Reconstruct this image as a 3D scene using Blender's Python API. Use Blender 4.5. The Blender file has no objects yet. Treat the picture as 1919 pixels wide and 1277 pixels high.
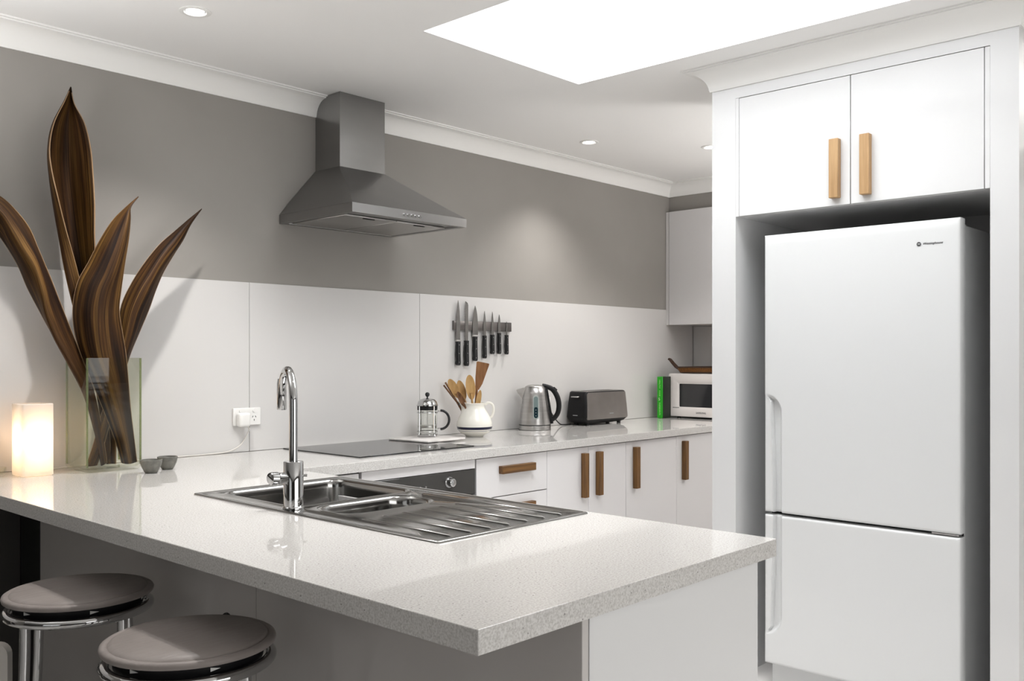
import bpy, bmesh, math, random
from mathutils import Vector, Matrix
random.seed(7)
PI = math.pi
sc = bpy.context.scene
C = sc.collection

# ------------------------------------------------------------------ camera, world, light, exposure
TH = math.radians(42.72)
cam_data = bpy.data.cameras.new('camera')
cam = bpy.data.objects.new('camera', cam_data)
C.objects.link(cam)
cam.location = (0, 0, 1.31)
cam.rotation_euler = (PI / 2, 0, TH - PI / 2)
cam_data.sensor_width = 36.0
cam_data.lens = 1744.0 / 1919.0 * 36.0
cam_data.shift_y = 29.5 / 1919.0
cam_data.clip_start = 0.02
sc.camera = cam

world = bpy.data.worlds.new('World')
sc.world = world
world.use_nodes = True
bg = world.node_tree.nodes['Background']
bg.inputs[0].default_value = (0.93, 0.97, 1.0, 1)
bg.inputs[1].default_value = 0.4

sc.view_settings.view_transform = 'Standard'
sc.view_settings.look = 'None'
sc.view_settings.gamma = 1
sc.view_settings.use_curve_mapping = False
sc.view_settings.exposure = 0.0
sc.cycles.caustics_reflective = False

def area(name, loc, target, sx, sy, power, col=(1, 1, 1), spread=180):
    l = bpy.data.lights.new(name, 'AREA')
    l.shape = 'RECTANGLE'; l.size = sx; l.size_y = sy
    l.energy = power; l.color = col; l.spread = math.radians(spread)
    o = bpy.data.objects.new(name, l); C.objects.link(o)
    o.location = loc
    o.rotation_euler = (Vector(target) - Vector(loc)).to_track_quat('-Z', 'Y').to_euler()
    return o

SKY_P, WIN_P, LEFT_P, SPOT_P = 67, 62, 4, 66
SPOT_R = 41
area('skylight_daylight', (2.71, 1.66, 3.60), (2.71, 1.66, 0), 0.84, 1.68, SKY_P, (0.97, 0.985, 1.0))
area('window_daylight', (1.6, -2.95, 1.35), (1.6, 3, 1.2), 3.6, 1.9, WIN_P, (1.0, 0.99, 0.975))
area('added_side_daylight', (-2.95, 0.2, 1.4), (3, 0.9, 1.2), 2.2, 1.7, LEFT_P, (1.0, 0.99, 0.98))  # added weak daylight from the left, its window is unseen

UP_A, UP_B = 13.5, 43  # added upward fill to brighten the ceiling, sources unseen
area('ceiling_fill_light', (0.45, 2.75, 1.86), (0.45, 2.75, 3), 0.34, 0.34, UP_A, (0.99, 0.99, 1.0))
area('ceiling_fill_light', (4.75, 1.2, 1.80), (4.75, 1.2, 3), 0.34, 0.34, UP_B, (1.0, 0.98, 0.97))

def spot(loc, power, angle=110):
    l = bpy.data.lights.new('downlight_lamp', 'SPOT')
    l.energy = power; l.spot_size = math.radians(angle); l.spot_blend = 0.9
    l.shadow_soft_size = 0.02; l.color = (1.0, 0.975, 0.945)
    o = bpy.data.objects.new('downlight_lamp', l); C.objects.link(o)
    o.location = loc
    return o

# ------------------------------------------------------------------ helpers
ORG = {}

def finish(name, bm, mat, parent=None, smooth=40, solid=None):
    me = bpy.data.meshes.new(name)
    org = Vector(ORG.get(parent.name, (0, 0, 0))) if parent else Vector((0, 0, 0))
    bmesh.ops.recalc_face_normals(bm, faces=bm.faces[:])
    if org.length:
        bmesh.ops.translate(bm, verts=bm.verts[:], vec=-org)
    bm.to_mesh(me); bm.free()
    for p in me.polygons:
        p.use_smooth = True
    me.set_sharp_from_angle(angle=math.radians(smooth))
    me.materials.append(mat)
    o = bpy.data.objects.new(name, me)
    C.objects.link(o)
    if parent:
        o.parent = parent
    ORG[o.name] = org
    return o

def tag(o, label, cat, group=None):
    o['label'] = label; o['category'] = cat
    if group: o['group'] = group
    return o

def struct(o):
    o['kind'] = 'structure'
    return o

def thing(name, label, cat, loc=(0, 0, 0), group=None):
    o = bpy.data.objects.new(name, None)
    C.objects.link(o)
    o.location = loc
    o.empty_display_size = 0.05
    ORG[o.name] = Vector(loc)
    return tag(o, label, cat, group)

def copy_tree(o, parent=None):
    c = o.copy(); C.objects.link(c)
    if parent: c.parent = parent
    ORG[c.name] = ORG[o.name]
    for ch in list(o.children):
        copy_tree(ch, c)
    return c

def NB(): return bmesh.new()

def box(bm, x0, x1, y0, y1, z0, z1, bev=0.0, seg=2, M=None):
    m = Matrix.Translation(((x0 + x1) / 2, (y0 + y1) / 2, (z0 + z1) / 2)) @ Matrix.Diagonal((abs(x1 - x0), abs(y1 - y0), abs(z1 - z0), 1))
    r = bmesh.ops.create_cube(bm, size=1, matrix=m)
    vs = r['verts']
    if bev > 0:
        es = list({e for v in vs for e in v.link_edges})
        rr = bmesh.ops.bevel(bm, geom=es, offset=bev, segments=seg, affect='EDGES', profile=0.5)
        vs = list({v for f in rr['faces'] for v in f.verts} | {v for v in vs if v.is_valid})
    if M is not None:
        bmesh.ops.transform(bm, matrix=M, verts=[v for v in vs if v.is_valid])
    return vs

def lathe(bm, prof, cx=0, cy=0, cz=0, seg=40, M=None):
    rings = []; vs = []
    for r, z in prof:
        if r < 1e-6:
            v = bm.verts.new((cx, cy, cz + z)); rings.append([v]); vs.append(v)
        else:
            ring = [bm.verts.new((cx + r * math.cos(2 * PI * i / seg), cy + r * math.sin(2 * PI * i / seg), cz + z)) for i in range(seg)]
            rings.append(ring); vs += ring
    for a, b in zip(rings, rings[1:]):
        if len(a) == 1 and len(b) == 1: continue
        for i in range(seg):
            j = (i + 1) % seg
            if len(a) == 1: bm.faces.new((a[0], b[i], b[j]))
            elif len(b) == 1: bm.faces.new((a[i], b[0], a[j]))
            else: bm.faces.new((a[i], b[i], b[j], a[j]))
    if M is not None: bmesh.ops.transform(bm, matrix=M, verts=vs)
    return vs

def catmull(pts, n=6):
    P = [Vector(p) for p in pts]
    out = []
    for i in range(len(P) - 1):
        p0 = P[max(i - 1, 0)]; p1 = P[i]; p2 = P[i + 1]; p3 = P[min(i + 2, len(P) - 1)]
        for k in range(n):
            t = k / n
            out.append(0.5 * ((2 * p1) + (-p0 + p2) * t + (2 * p0 - 5 * p1 + 4 * p2 - p3) * t * t + (-p0 + 3 * p1 - 3 * p2 + p3) * t ** 3))
    out.append(P[-1])
    return out

def tube(bm, pts, r, seg=14, closed=False, caps=True):
    P = [Vector(p) for p in pts]
    n = len(P)
    R = r if isinstance(r, (list, tuple)) else [r] * n
    rings = []; prev = None
    for i in range(n):
        if closed: t = P[(i + 1) % n] - P[i - 1]
        else: t = P[min(i + 1, n - 1)] - P[max(i - 1, 0)]
        t.normalize()
        if prev is None:
            a = Vector((0, 0, 1)) if abs(t.z) < 0.9 else Vector((1, 0, 0))
            u = t.cross(a).normalized()
        else:
            u = (prev - t * prev.dot(t)).normalized()
        prev = u
        w = t.cross(u)
        rings.append([bm.verts.new(P[i] + R[i] * (math.cos(2 * PI * k / seg) * u + math.sin(2 * PI * k / seg) * w)) for k in range(seg)])
    m = n if closed else n - 1
    for i in range(m):
        a = rings[i]; b = rings[(i + 1) % n]
        for k in range(seg):
            j = (k + 1) % seg
            bm.faces.new((a[k], a[j], b[j], b[k]))
    if caps and not closed:
        bm.faces.new(rings[0]); bm.faces.new(rings[-1][::-1])
    return [v for rr in rings for v in rr]

def prism(bm, poly, f0, f1):
    """poly: 2D points; f0/f1 map a 2D point to 3D (two end caps)."""
    a = [bm.verts.new(f0(p)) for p in poly]
    b = [bm.verts.new(f1(p)) for p in poly]
    bm.faces.new(a); bm.faces.new(b[::-1])
    n = len(poly)
    for i in range(n):
        j = (i + 1) % n
        bm.faces.new((a[i], b[i], b[j], a[j]))
    return a + b

def loft(bm, loops, cap0=False, cap1=False, closed=True):
    rings = [[bm.verts.new(p) for p in l] for l in loops]
    for a, b in zip(rings, rings[1:]):
        n = len(a)
        for i in range(n if closed else n - 1):
            j = (i + 1) % n
            bm.faces.new((a[i], a[j], b[j], b[i]))
    if cap0: bm.faces.new(rings[0])
    if cap1: bm.faces.new(rings[-1][::-1])
    return rings

def rrect(x0, x1, y0, y1, r, n=6):
    out = []
    for cx, cy, a0 in ((x1 - r, y1 - r, 0), (x0 + r, y1 - r, PI / 2), (x0 + r, y0 + r, PI), (x1 - r, y0 + r, 3 * PI / 2)):
        for i in range(n + 1):
            a = a0 + PI / 2 * i / n
            out.append((cx + r * math.cos(a), cy + r * math.sin(a)))
    return out

def flat_with_holes(bm, outer, holes, z):
    es = []
    for loop in [outer] + holes:
        vs = [bm.verts.new((p[0], p[1], z)) for p in loop]
        es += [bm.edges.new((vs[i], vs[(i + 1) % len(vs)])) for i in range(len(vs))]
    return bmesh.ops.triangle_fill(bm, use_beauty=True, use_dissolve=False, edges=es)['geom']

def text(body, size, origin, xdir, zdir, mat, parent, name, ext=0.0006, shear=0.0, align='LEFT'):
    cu = bpy.data.curves.new(name, 'FONT')
    cu.body = body; cu.size = size; cu.extrude = ext; cu.shear = shear; cu.align_x = align
    cu.resolution_u = 3
    t = bpy.data.objects.new(name, cu); C.objects.link(t)
    dg = bpy.context.evaluated_depsgraph_get()
    me = bpy.data.meshes.new_from_object(t.evaluated_get(dg))
    bpy.data.objects.remove(t)
    X = Vector(xdir).normalized(); Y = Vector(zdir).normalized(); Z = X.cross(Y)
    M = Matrix((( X.x, Y.x, Z.x, origin[0]), (X.y, Y.y, Z.y, origin[1]), (X.z, Y.z, Z.z, origin[2]), (0, 0, 0, 1)))
    org = Vector(ORG.get(parent.name, (0, 0, 0)))
    me.transform(Matrix.Translation(-org) @ M)
    me.materials.clear(); me.materials.append(mat)
    o = bpy.data.objects.new(name, me); C.objects.link(o); o.parent = parent
    ORG[o.name] = org
    return o

# ------------------------------------------------------------------ materials
def lin(c): return tuple((x / 12.92 if x <= 0.04045 else ((x + 0.055) / 1.055) ** 2.4) for x in c)
def rgb(r, g, b): return lin((r / 255, g / 255, b / 255)) + (1,)

def mat(name, col, rough=0.5, metal=0.0, spec=0.5, coat=0.0, noise=None, bump=None, aniso=0.0, trans=0.0, ior=1.45, emit=None):
    m = bpy.data.materials.new(name); m.use_nodes = True
    nt = m.node_tree; b = nt.nodes['Principled BSDF']
    b.inputs['Base Color'].default_value = col
    b.inputs['Roughness'].default_value = rough
    b.inputs['Metallic'].default_value = metal
    b.inputs['Specular IOR Level'].default_value = spec
    b.inputs['Coat Weight'].default_value = coat
    b.inputs['Coat Roughness'].default_value = 0.04
    b.inputs['Anisotropic'].default_value = aniso
    b.inputs['Transmission Weight'].default_value = trans
    b.inputs['IOR'].default_value = ior
    if emit:
        b.inputs['Emission Color'].default_value = emit[0]; b.inputs['Emission Strength'].default_value = emit[1]
    tc = nt.nodes.new('ShaderNodeTexCoord')
    def coords(scale):
        mp = nt.nodes.new('ShaderNodeMapping'); mp.inputs['Scale'].default_value = scale
        nt.links.new(tc.outputs['Object'], mp.inputs['Vector']); return mp.outputs['Vector']
    if noise:  # (scale vec, col2, lo, hi)
        n = nt.nodes.new('ShaderNodeTexNoise'); n.inputs['Scale'].default_value = 1; n.inputs['Detail'].default_value = 5
        nt.links.new(coords(noise[0]), n.inputs['Vector'])
        r = nt.nodes.new('ShaderNodeValToRGB')
        r.color_ramp.elements[0].position = noise[2]; r.color_ramp.elements[1].position = noise[3]
        r.color_ramp.elements[0].color = noise[1]; r.color_ramp.elements[1].color = col
        nt.links.new(n.outputs['Fac'], r.inputs['Fac']); nt.links.new(r.outputs['Color'], b.inputs['Base Color'])
    if bump:  # (scale vec, strength, distance)
        n2 = nt.nodes.new('ShaderNodeTexNoise'); n2.inputs['Scale'].default_value = 1; n2.inputs['Detail'].default_value = 4
        nt.links.new(coords(bump[0]), n2.inputs['Vector'])
        bp = nt.nodes.new('ShaderNodeBump'); bp.inputs['Strength'].default_value = bump[1]; bp.inputs['Distance'].default_value = bump[2]
        nt.links.new(n2.outputs['Fac'], bp.inputs['Height']); nt.links.new(bp.outputs['Normal'], b.inputs['Normal'])
    return m

def quartz():
    m = mat('speckled_quartz', rgb(224, 221, 217), rough=0.035, spec=0.65)
    nt = m.node_tree; b = nt.nodes['Principled BSDF']
    tc = nt.nodes['Texture Coordinate']
    n = nt.nodes.new('ShaderNodeTexNoise'); n.inputs['Scale'].default_value = 260; n.inputs['Detail'].default_value = 3
    v = nt.nodes.new('ShaderNodeTexVoronoi'); v.inputs['Scale'].default_value = 55
    nt.links.new(tc.outputs['Object'], n.inputs['Vector']); nt.links.new(tc.outputs['Object'], v.inputs['Vector'])
    r = nt.nodes.new('ShaderNodeValToRGB')
    r.color_ramp.elements[0].position = 0.30; r.color_ramp.elements[0].color = rgb(178, 175, 171)
    r.color_ramp.elements[1].position = 0.62; r.color_ramp.elements[1].color = rgb(209, 207, 204)
    nt.links.new(n.outputs['Fac'], r.inputs['Fac'])
    r2 = nt.nodes.new('ShaderNodeValToRGB')
    r2.color_ramp.elements[0].position = 0.055; r2.color_ramp.elements[0].color = (0.18, 0.17, 0.16, 1)
    r2.color_ramp.elements[1].position = 0.10; r2.color_ramp.elements[1].color = (1, 1, 1, 1)
    nt.links.new(v.outputs['Distance'], r2.inputs['Fac'])
    mx = nt.nodes.new('ShaderNodeMix'); mx.data_type = 'RGBA'; mx.blend_type = 'MULTIPLY'; mx.inputs['Factor'].default_value = 0.75
    nt.links.new(r.outputs['Color'], mx.inputs['A']); nt.links.new(r2.outputs['Color'], mx.inputs['B'])
    nt.links.new(mx.outputs['Result'], b.inputs['Base Color'])
    return m

def thin_glass(name, tint, refl=1.0, haze=0.0):
    m = bpy.data.materials.new(name); m.use_nodes = True
    nt = m.node_tree; nt.nodes.remove(nt.nodes['Principled BSDF'])
    out = nt.nodes['Material Output']
    t = nt.nodes.new('ShaderNodeBsdfTransparent'); t.inputs[0].default_value = tint
    g = nt.nodes.new('ShaderNodeBsdfGlossy'); g.inputs['Roughness'].default_value = 0.02
    lw = nt.nodes.new('ShaderNodeLayerWeight'); lw.inputs['Blend'].default_value = 0.5
    pw = nt.nodes.new('ShaderNodeMath'); pw.operation = 'POWER'; pw.inputs[1].default_value = 4.0
    nt.links.new(lw.outputs['Facing'], pw.inputs[0])
    f = nt.nodes.new('ShaderNodeMath'); f.operation = 'MULTIPLY_ADD'; f.inputs[1].default_value = 0.5; f.inputs[2].default_value = 0.025
    nt.links.new(pw.outputs[0], f.inputs[0])
    mx = nt.nodes.new('ShaderNodeMixShader')
    nt.links.new(f.outputs[0], mx.inputs[0]); nt.links.new(t.outputs[0], mx.inputs[1]); nt.links.new(g.outputs[0], mx.inputs[2])
    nt.links.new(mx.outputs[0], out.inputs['Surface'])
    return m

def frosted(name):
    m = bpy.data.materials.new(name); m.use_nodes = True
    nt = m.node_tree; nt.nodes.remove(nt.nodes['Principled BSDF'])
    out = nt.nodes['Material Output']
    t = nt.nodes.new('ShaderNodeBsdfTranslucent'); t.inputs[0].default_value = (0.92, 0.9, 0.87, 1)
    d = nt.nodes.new('ShaderNodeBsdfDiffuse'); d.inputs[0].default_value = (0.9, 0.88, 0.85, 1)
    mx = nt.nodes.new('ShaderNodeMixShader'); mx.inputs[0].default_value = 0.35
    nt.links.new(t.outputs[0], mx.inputs[1]); nt.links.new(d.outputs[0], mx.inputs[2])
    nt.links.new(mx.outputs[0], out.inputs['Surface'])
    return m

def emitter(name, col, s):
    m = bpy.data.materials.new(name); m.use_nodes = True
    nt = m.node_tree; nt.nodes.remove(nt.nodes['Principled BSDF'])
    e = nt.nodes.new('ShaderNodeEmission'); e.inputs[0].default_value = col; e.inputs[1].default_value = s
    nt.links.new(e.outputs[0], nt.nodes['Material Output'].inputs['Surface'])
    return m

def banded(name, base, band, lines, rough=0.12):
    """glazed ceramic with painted rings at given heights (object z)"""
    m = mat(name, base, rough=rough, spec=0.5)
    nt = m.node_tree; b = nt.nodes['Principled BSDF']
    sx = nt.nodes.new('ShaderNodeSeparateXYZ'); nt.links.new(nt.nodes['Texture Coordinate'].outputs['Object'], sx.inputs[0])
    r = nt.nodes.new('ShaderNodeValToRGB'); r.color_ramp.interpolation = 'CONSTANT'
    els = r.color_ramp.elements
    els[0].position = 0; els[0].color = base
    els[1].position = 0.999; els[1].color = base
    mr = nt.nodes.new('ShaderNodeMapRange'); mr.inputs['From Max'].default_value = 0.2
    nt.links.new(sx.outputs['Z'], mr.inputs['Value']); nt.links.new(mr.outputs[0], r.inputs['Fac'])
    for z0, z1, c in lines:
        e = els.new(z0 / 0.2); e.color = c
        e = els.new(z1 / 0.2); e.color = base
    nt.links.new(r.outputs['Color'], b.inputs['Base Color'])
    return m

M_ceil = mat('ceiling_paint', rgb(246, 245, 243), 0.9, bump=((30, 30, 30), 0.04, 0.002))
M_trim = mat('white_trim_paint', rgb(240, 239, 236), 0.6)
M_grey = mat('grey_wall_paint', rgb(153, 149, 144), 0.7, noise=((2.2, 2.2, 2.2), rgb(147, 143, 138), 0.3, 0.7), bump=((60, 60, 60), 0.05, 0.002))
M_shaft = mat('skylight_shaft_paint', rgb(245, 245, 245), 0.8)
M_splash = mat('white_glass_splashback', rgb(208, 206, 204), 0.16, spec=0.5)
M_white = mat('white_gloss_laminate', rgb(217, 217, 217), 0.13, spec=0.5)
M_fridge = mat('white_fridge_enamel', rgb(218, 219, 219), 0.28, bump=((400, 400, 400), 0.03, 0.001))
M_ivory = mat('satin_white_laminate', rgb(218, 216, 216), 0.28)
M_panel = mat('grey_gloss_panel', rgb(192, 188, 185), 0.12)
M_dark = mat('dark_recess', rgb(30, 29, 28), 0.6)
M_quartz = quartz()
M_steel = mat('brushed_steel', (0.56, 0.55, 0.54, 1), 0.28, 1.0, aniso=0.5, noise=((2, 2, 60), (0.42, 0.41, 0.40, 1), 0.3, 0.7))
M_hood = mat('hood_brushed_steel', (0.33, 0.325, 0.32, 1), 0.3, 1.0, aniso=0.3, noise=((3, 3, 9), (0.30, 0.295, 0.29, 1), 0.3, 0.75))
M_sink = mat('sink_steel', (0.36, 0.355, 0.345, 1), 0.13, 1.0, bump=((90, 8, 90), 0.03, 0.001))
M_chrome = mat('polished_chrome', (0.54, 0.54, 0.54, 1), 0.04, 1.0)
M_black = mat('black_plastic', (0.012, 0.012, 0.013, 1), 0.28)
M_blackm = mat('matt_black_plastic', (0.011, 0.011, 0.012, 1), 0.4, spec=0.25)
M_tsteel = mat('toaster_brushed_steel', (0.36, 0.335, 0.32, 1), 0.3, 1.0, noise=((4, 4, 4), (0.26, 0.24, 0.23, 1), 0.3, 0.7))
M_undershade = mat('painted_underwall_shade', rgb(62, 59, 56), 0.6)  # shade on the lower wall put into the colour
M_gauge = mat('gauge_surround_plastic', rgb(170, 176, 172), 0.3)
M_hob = mat('black_glass_hob', (0.02, 0.02, 0.02, 1), 0.06, spec=0.5)
M_smoke = mat('dark_oven_glass', (0.045, 0.043, 0.04, 1), 0.12, spec=0.7)
M_oak = mat('light_oak', rgb(182, 148, 106), 0.5, noise=((60, 60, 4), rgb(158, 124, 84), 0.35, 0.65), bump=((120, 120, 8), 0.15, 0.001))
M_oakd = mat('dark_oiled_oak', rgb(122, 86, 44), 0.45, noise=((80, 80, 5), rgb(86, 58, 28), 0.35, 0.65), bump=((120, 120, 8), 0.15, 0.001))
M_oakh = mat('dark_oiled_oak_horizontal', rgb(122, 86, 44), 0.45, noise=((5, 80, 80), rgb(86, 58, 28), 0.35, 0.65))
M_spoon = mat('beech_wood', rgb(202, 164, 108), 0.5, noise=((60, 60, 14), rgb(174, 134, 82), 0.3, 0.7))
M_spoond = mat('brown_spatula_wood', rgb(148, 104, 66), 0.45, noise=((60, 60, 10), rgb(116, 76, 44), 0.3, 0.7))
M_stick = mat('dark_tongs_wood', rgb(120, 82, 50), 0.5, noise=((60, 60, 20), rgb(82, 52, 30), 0.3, 0.7))
M_glass = thin_glass('clear_glass', (0.98, 0.985, 0.975, 1))
M_vase = thin_glass('greenish_vase_glass', (0.975, 0.98, 0.94, 1))
M_edge = mat('green_glass_edge', (0.45, 0.52, 0.28, 1), 0.1, trans=0.7, spec=0.6)
M_frost = frosted('frosted_glass')
M_seat = mat('grey_leather', rgb(142, 134, 130), 0.45, bump=((10, 34, 20), 0.3, 0.008), noise=((8, 8, 8), rgb(132, 124, 120), 0.3, 0.7))
M_bowl = mat('grey_stoneware', rgb(128, 127, 120), 0.45, noise=((60, 60, 60), rgb(104, 103, 98), 0.3, 0.7), bump=((150, 150, 150), 0.3, 0.001))
M_plastic = mat('white_plastic', rgb(232, 231, 228), 0.35)
M_mw = mat('microwave_white', rgb(220, 215, 212), 0.35)
M_mwwin = mat('microwave_window', (0.03, 0.03, 0.032, 1), 0.08, spec=0.7)
M_green = mat('green_book_cover', rgb(30, 160, 20), 0.4)
M_greend = mat('dark_book_cover', (0.012, 0.02, 0.012, 1), 0.4)
M_lime = mat('pale_green_lettering', rgb(170, 235, 140), 0.5)
M_paper = mat('paper', rgb(220, 215, 200), 0.8)
M_blade = mat('knife_steel', (0.20, 0.195, 0.19, 1), 0.26, 1.0)
M_rack = mat('knife_rack_steel', (0.20, 0.185, 0.18, 1), 0.34, 1.0)
M_marble = mat('white_marble', rgb(232, 228, 225), 0.25, noise=((12, 12, 12), rgb(210, 205, 200), 0.35, 0.6))
M_jug = banded('white_glazed_ceramic', rgb(236, 233, 224), None, [(0.030, 0.0325, rgb(120, 122, 140)), (0.038, 0.051, rgb(22, 24, 52))])
M_wicker = mat('woven_cane', rgb(150, 96, 34), 0.6, noise=((320, 320, 320), rgb(60, 34, 12), 0.4, 0.6), bump=((120, 120, 120), 0.6, 0.003))
M_wickerd = mat('dark_cane_rim', rgb(58, 38, 24), 0.5)
M_floor = mat('floor_timber', rgb(220, 218, 216), 0.4, noise=((1.5, 14, 1), rgb(211, 208, 205), 0.3, 0.7))
M_logo = mat('dark_logo_ink', (0.05, 0.05, 0.055, 1), 0.35)
M_ltext = mat('pale_print', rgb(170, 172, 172), 0.4)
M_kwin = mat('kettle_gauge', rgb(118, 134, 134), 0.15)
M_kwind = mat('kettle_gauge_dark', (0.012, 0.03, 0.038, 1), 0.1)
M_chair = mat('pale_moulded_chair', rgb(205, 200, 193), 0.4)
M_bulb = emitter('downlight_bulb', (1.0, 0.95, 0.88, 1), 14)
M_flame = emitter('lamp_bulb', (1.0, 0.72, 0.42, 1), 6)
M_wire = mat('white_cable', rgb(214, 210, 204), 0.5)
M_seam = mat('joint_shadow', rgb(120, 118, 116), 0.7)

def leaf_mat():
    m = mat('dried_palm_leaf', rgb(96, 62, 32), 0.6, spec=0.2)
    nt = m.node_tree; b = nt.nodes['Principled BSDF']
    uv = nt.nodes.new('ShaderNodeUVMap')
    def nz(sx, sy, det, seed=0):
        mp = nt.nodes.new('ShaderNodeMapping'); mp.inputs['Scale'].default_value = (sx, sy, 1); mp.inputs['Location'].default_value = (seed, seed, 0)
        nt.links.new(uv.outputs[0], mp.inputs[0])
        n = nt.nodes.new('ShaderNodeTexNoise'); n.inputs['Scale'].default_value = 1; n.inputs['Detail'].default_value = det
        nt.links.new(mp.outputs[0], n.inputs[0]); return n.outputs['Fac']
    a = nz(6, 1.3, 5); f = nz(55, 1.0, 8, 3)
    r = nt.nodes.new('ShaderNodeValToRGB')
    r.color_ramp.elements[0].position = 0.36; r.color_ramp.elements[0].color = rgb(34, 19, 10)
    r.color_ramp.elements[1].position = 0.66; r.color_ramp.elements[1].color = rgb(120, 88, 44)
    e = r.color_ramp.elements.new(0.5); e.color = rgb(74, 48, 22)
    nt.links.new(a, r.inputs[0])
    r2 = nt.nodes.new('ShaderNodeValToRGB')
    r2.color_ramp.elements[0].position = 0.35; r2.color_ramp.elements[0].color = (0.22, 0.19, 0.17, 1)
    r2.color_ramp.elements[1].position = 0.62; r2.color_ramp.elements[1].color = (1, 1, 1, 1)
    nt.links.new(f, r2.inputs[0])
    mx = nt.nodes.new('ShaderNodeMix'); mx.data_type = 'RGBA'; mx.blend_type = 'MULTIPLY'; mx.inputs['Factor'].default_value = 1.0
    nt.links.new(r.outputs[0], mx.inputs['A']); nt.links.new(r2.outputs[0], mx.inputs['B'])
    nt.links.new(mx.outputs['Result'], b.inputs['Base Color'])
    bp = nt.nodes.new('ShaderNodeBump'); bp.inputs['Strength'].default_value = 0.35; bp.inputs['Distance'].default_value = 0.002
    nt.links.new(f, bp.inputs['Height']); nt.links.new(bp.outputs[0], b.inputs['Normal'])
    return m
M_leaf = leaf_mat()
M_leafrim = mat('pale_leaf_rim', rgb(150, 120, 88), 0.5)

M_farwall = mat('charcoal_wall_paint', rgb(92, 90, 88), 0.8)

# ------------------------------------------------------------------ room shell
CZ = 2.49
YW = 3.555      # back wall
XR = 5.75
bm = NB(); box(bm, -3.2, 6.0, -3.2, 3.8, -0.1, 0); struct(finish('floor', bm, M_floor))

SX0, SX1, SY0, SY1 = 2.262, 3.160, 0.80, 2.525
bm = NB()
box(bm, -3.2, SX0, -3.2, 3.8, CZ, CZ + 0.1); box(bm, SX1, 6.0, -3.2, 3.8, CZ, CZ + 0.1)
box(bm, SX0, SX1, SY1, 3.8, CZ, CZ + 0.1); box(bm, SX0, SX1, -3.2, SY0, CZ, CZ + 0.1)
struct(finish('ceiling', bm, M_ceil))

bm = NB(); box(bm, -3.2, XR, YW, YW + 0.12, 0, CZ)
wall_back = struct(finish('wall_back', bm, M_grey))
bm = NB(); box(bm, XR, XR + 0.12, -3.2, YW + 0.12, 0, CZ)
wall_right = struct(finish('wall_right', bm, M_splash))
bm = NB(); box(bm, 5.446, XR, 0.2, YW, 2.297, CZ)
struct(finish('wall_bulkhead', bm, M_grey))
# wall behind the camera with a wide window, and left wall with an added, unseen window
bm = NB()
box(bm, -3.2, -0.2, -3.12, -3.0, 0, CZ); box(bm, 3.4, XR, -3.12, -3.0, 0, CZ)
box(bm, -0.2, 3.4, -3.12, -3.0, 0, 0.4); box(bm, -0.2, 3.4, -3.12, -3.0, 2.3, CZ)
struct(finish('wall_front', bm, M_farwall))
bm = NB()
box(bm, -3.12, -3.0, -3.0, -0.9, 0, CZ); box(bm, -3.12, -3.0, 1.3, YW, 0, CZ)
box(bm, -3.12, -3.0, -0.9, 1.3, 0, 0.55); box(bm, -3.12, -3.0, -0.9, 1.3, 2.25, CZ)
struct(finish('wall_left', bm, M_farwall))

def window_frame(n, f):
    bm = NB(); f(bm)
    return struct(finish('window_%d' % n, bm, M_trim))
def wf2(bm):
    for x0, x1 in ((-0.2, -0.15), (1.575, 1.625), (3.35, 3.4)): box(bm, x0, x1, -3.11, -3.06, 0.4, 2.3)
    for z0, z1 in ((0.4, 0.45), (2.25, 2.3)): box(bm, -0.2, 3.4, -3.11, -3.06, z0, z1)
w2 = window_frame(2, wf2)
bm = NB(); box(bm, -0.15, 3.35, -3.095, -3.089, 0.45, 2.25); finish('pane', bm, M_glass, w2)
def wf3(bm):
    for y0, y1 in ((-0.9, -0.85), (0.175, 0.225), (1.25, 1.3)): box(bm, -3.11, -3.06, y0, y1, 0.55, 2.25)
    for z0, z1 in ((0.55, 0.6), (2.2, 2.25)): box(bm, -3.11, -3.06, -0.9, 1.3, z0, z1)
w3 = window_frame(3, wf3)  # added side window, out of view, goes with the extra daylight
bm = NB(); box(bm, -3.095, -3.089, -0.85, 1.25, 0.6, 2.2); finish('pane', bm, M_glass, w3)

# skylight: white shaft, frame and pane
bm = NB()
t = 0.02
box(bm, SX0 - t, SX0, SY0 - t, SY1 + t, CZ + 0.001, 3.7); box(bm, SX1, SX1 + t, SY0 - t, SY1 + t, CZ + 0.001, 3.7)
box(bm, SX0, SX1, SY0 - t, SY0, CZ + 0.001, 3.7); box(bm, SX0, SX1, SY1, SY1 + t, CZ + 0.001, 3.7)
w1 = struct(finish('window_1', bm, M_shaft))
bm = NB()
for a in ((SX0, SX0 + .03, SY0, SY1), (SX1 - .03, SX1, SY0, SY1), (SX0, SX1, SY0, SY0 + .03), (SX0, SX1, SY1 - .03, SY1)):
    box(bm, *a, 3.64, 3.68)
finish('window_frame', bm, M_shaft, w1)
bm = NB(); box(bm, SX0 + .03, SX1 - .03, SY0 + .03, SY1 - .03, 3.655, 3.661); finish('pane', bm, M_glass, w1)

bm = NB(); box(bm, -0.75, 1.249, YW - 0.012, YW - 0.0005, 0.0, 0.860); finish('shade_board', bm, M_undershade, wall_back)  # dark sheet painting the shade on the wall below the worktop

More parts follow.
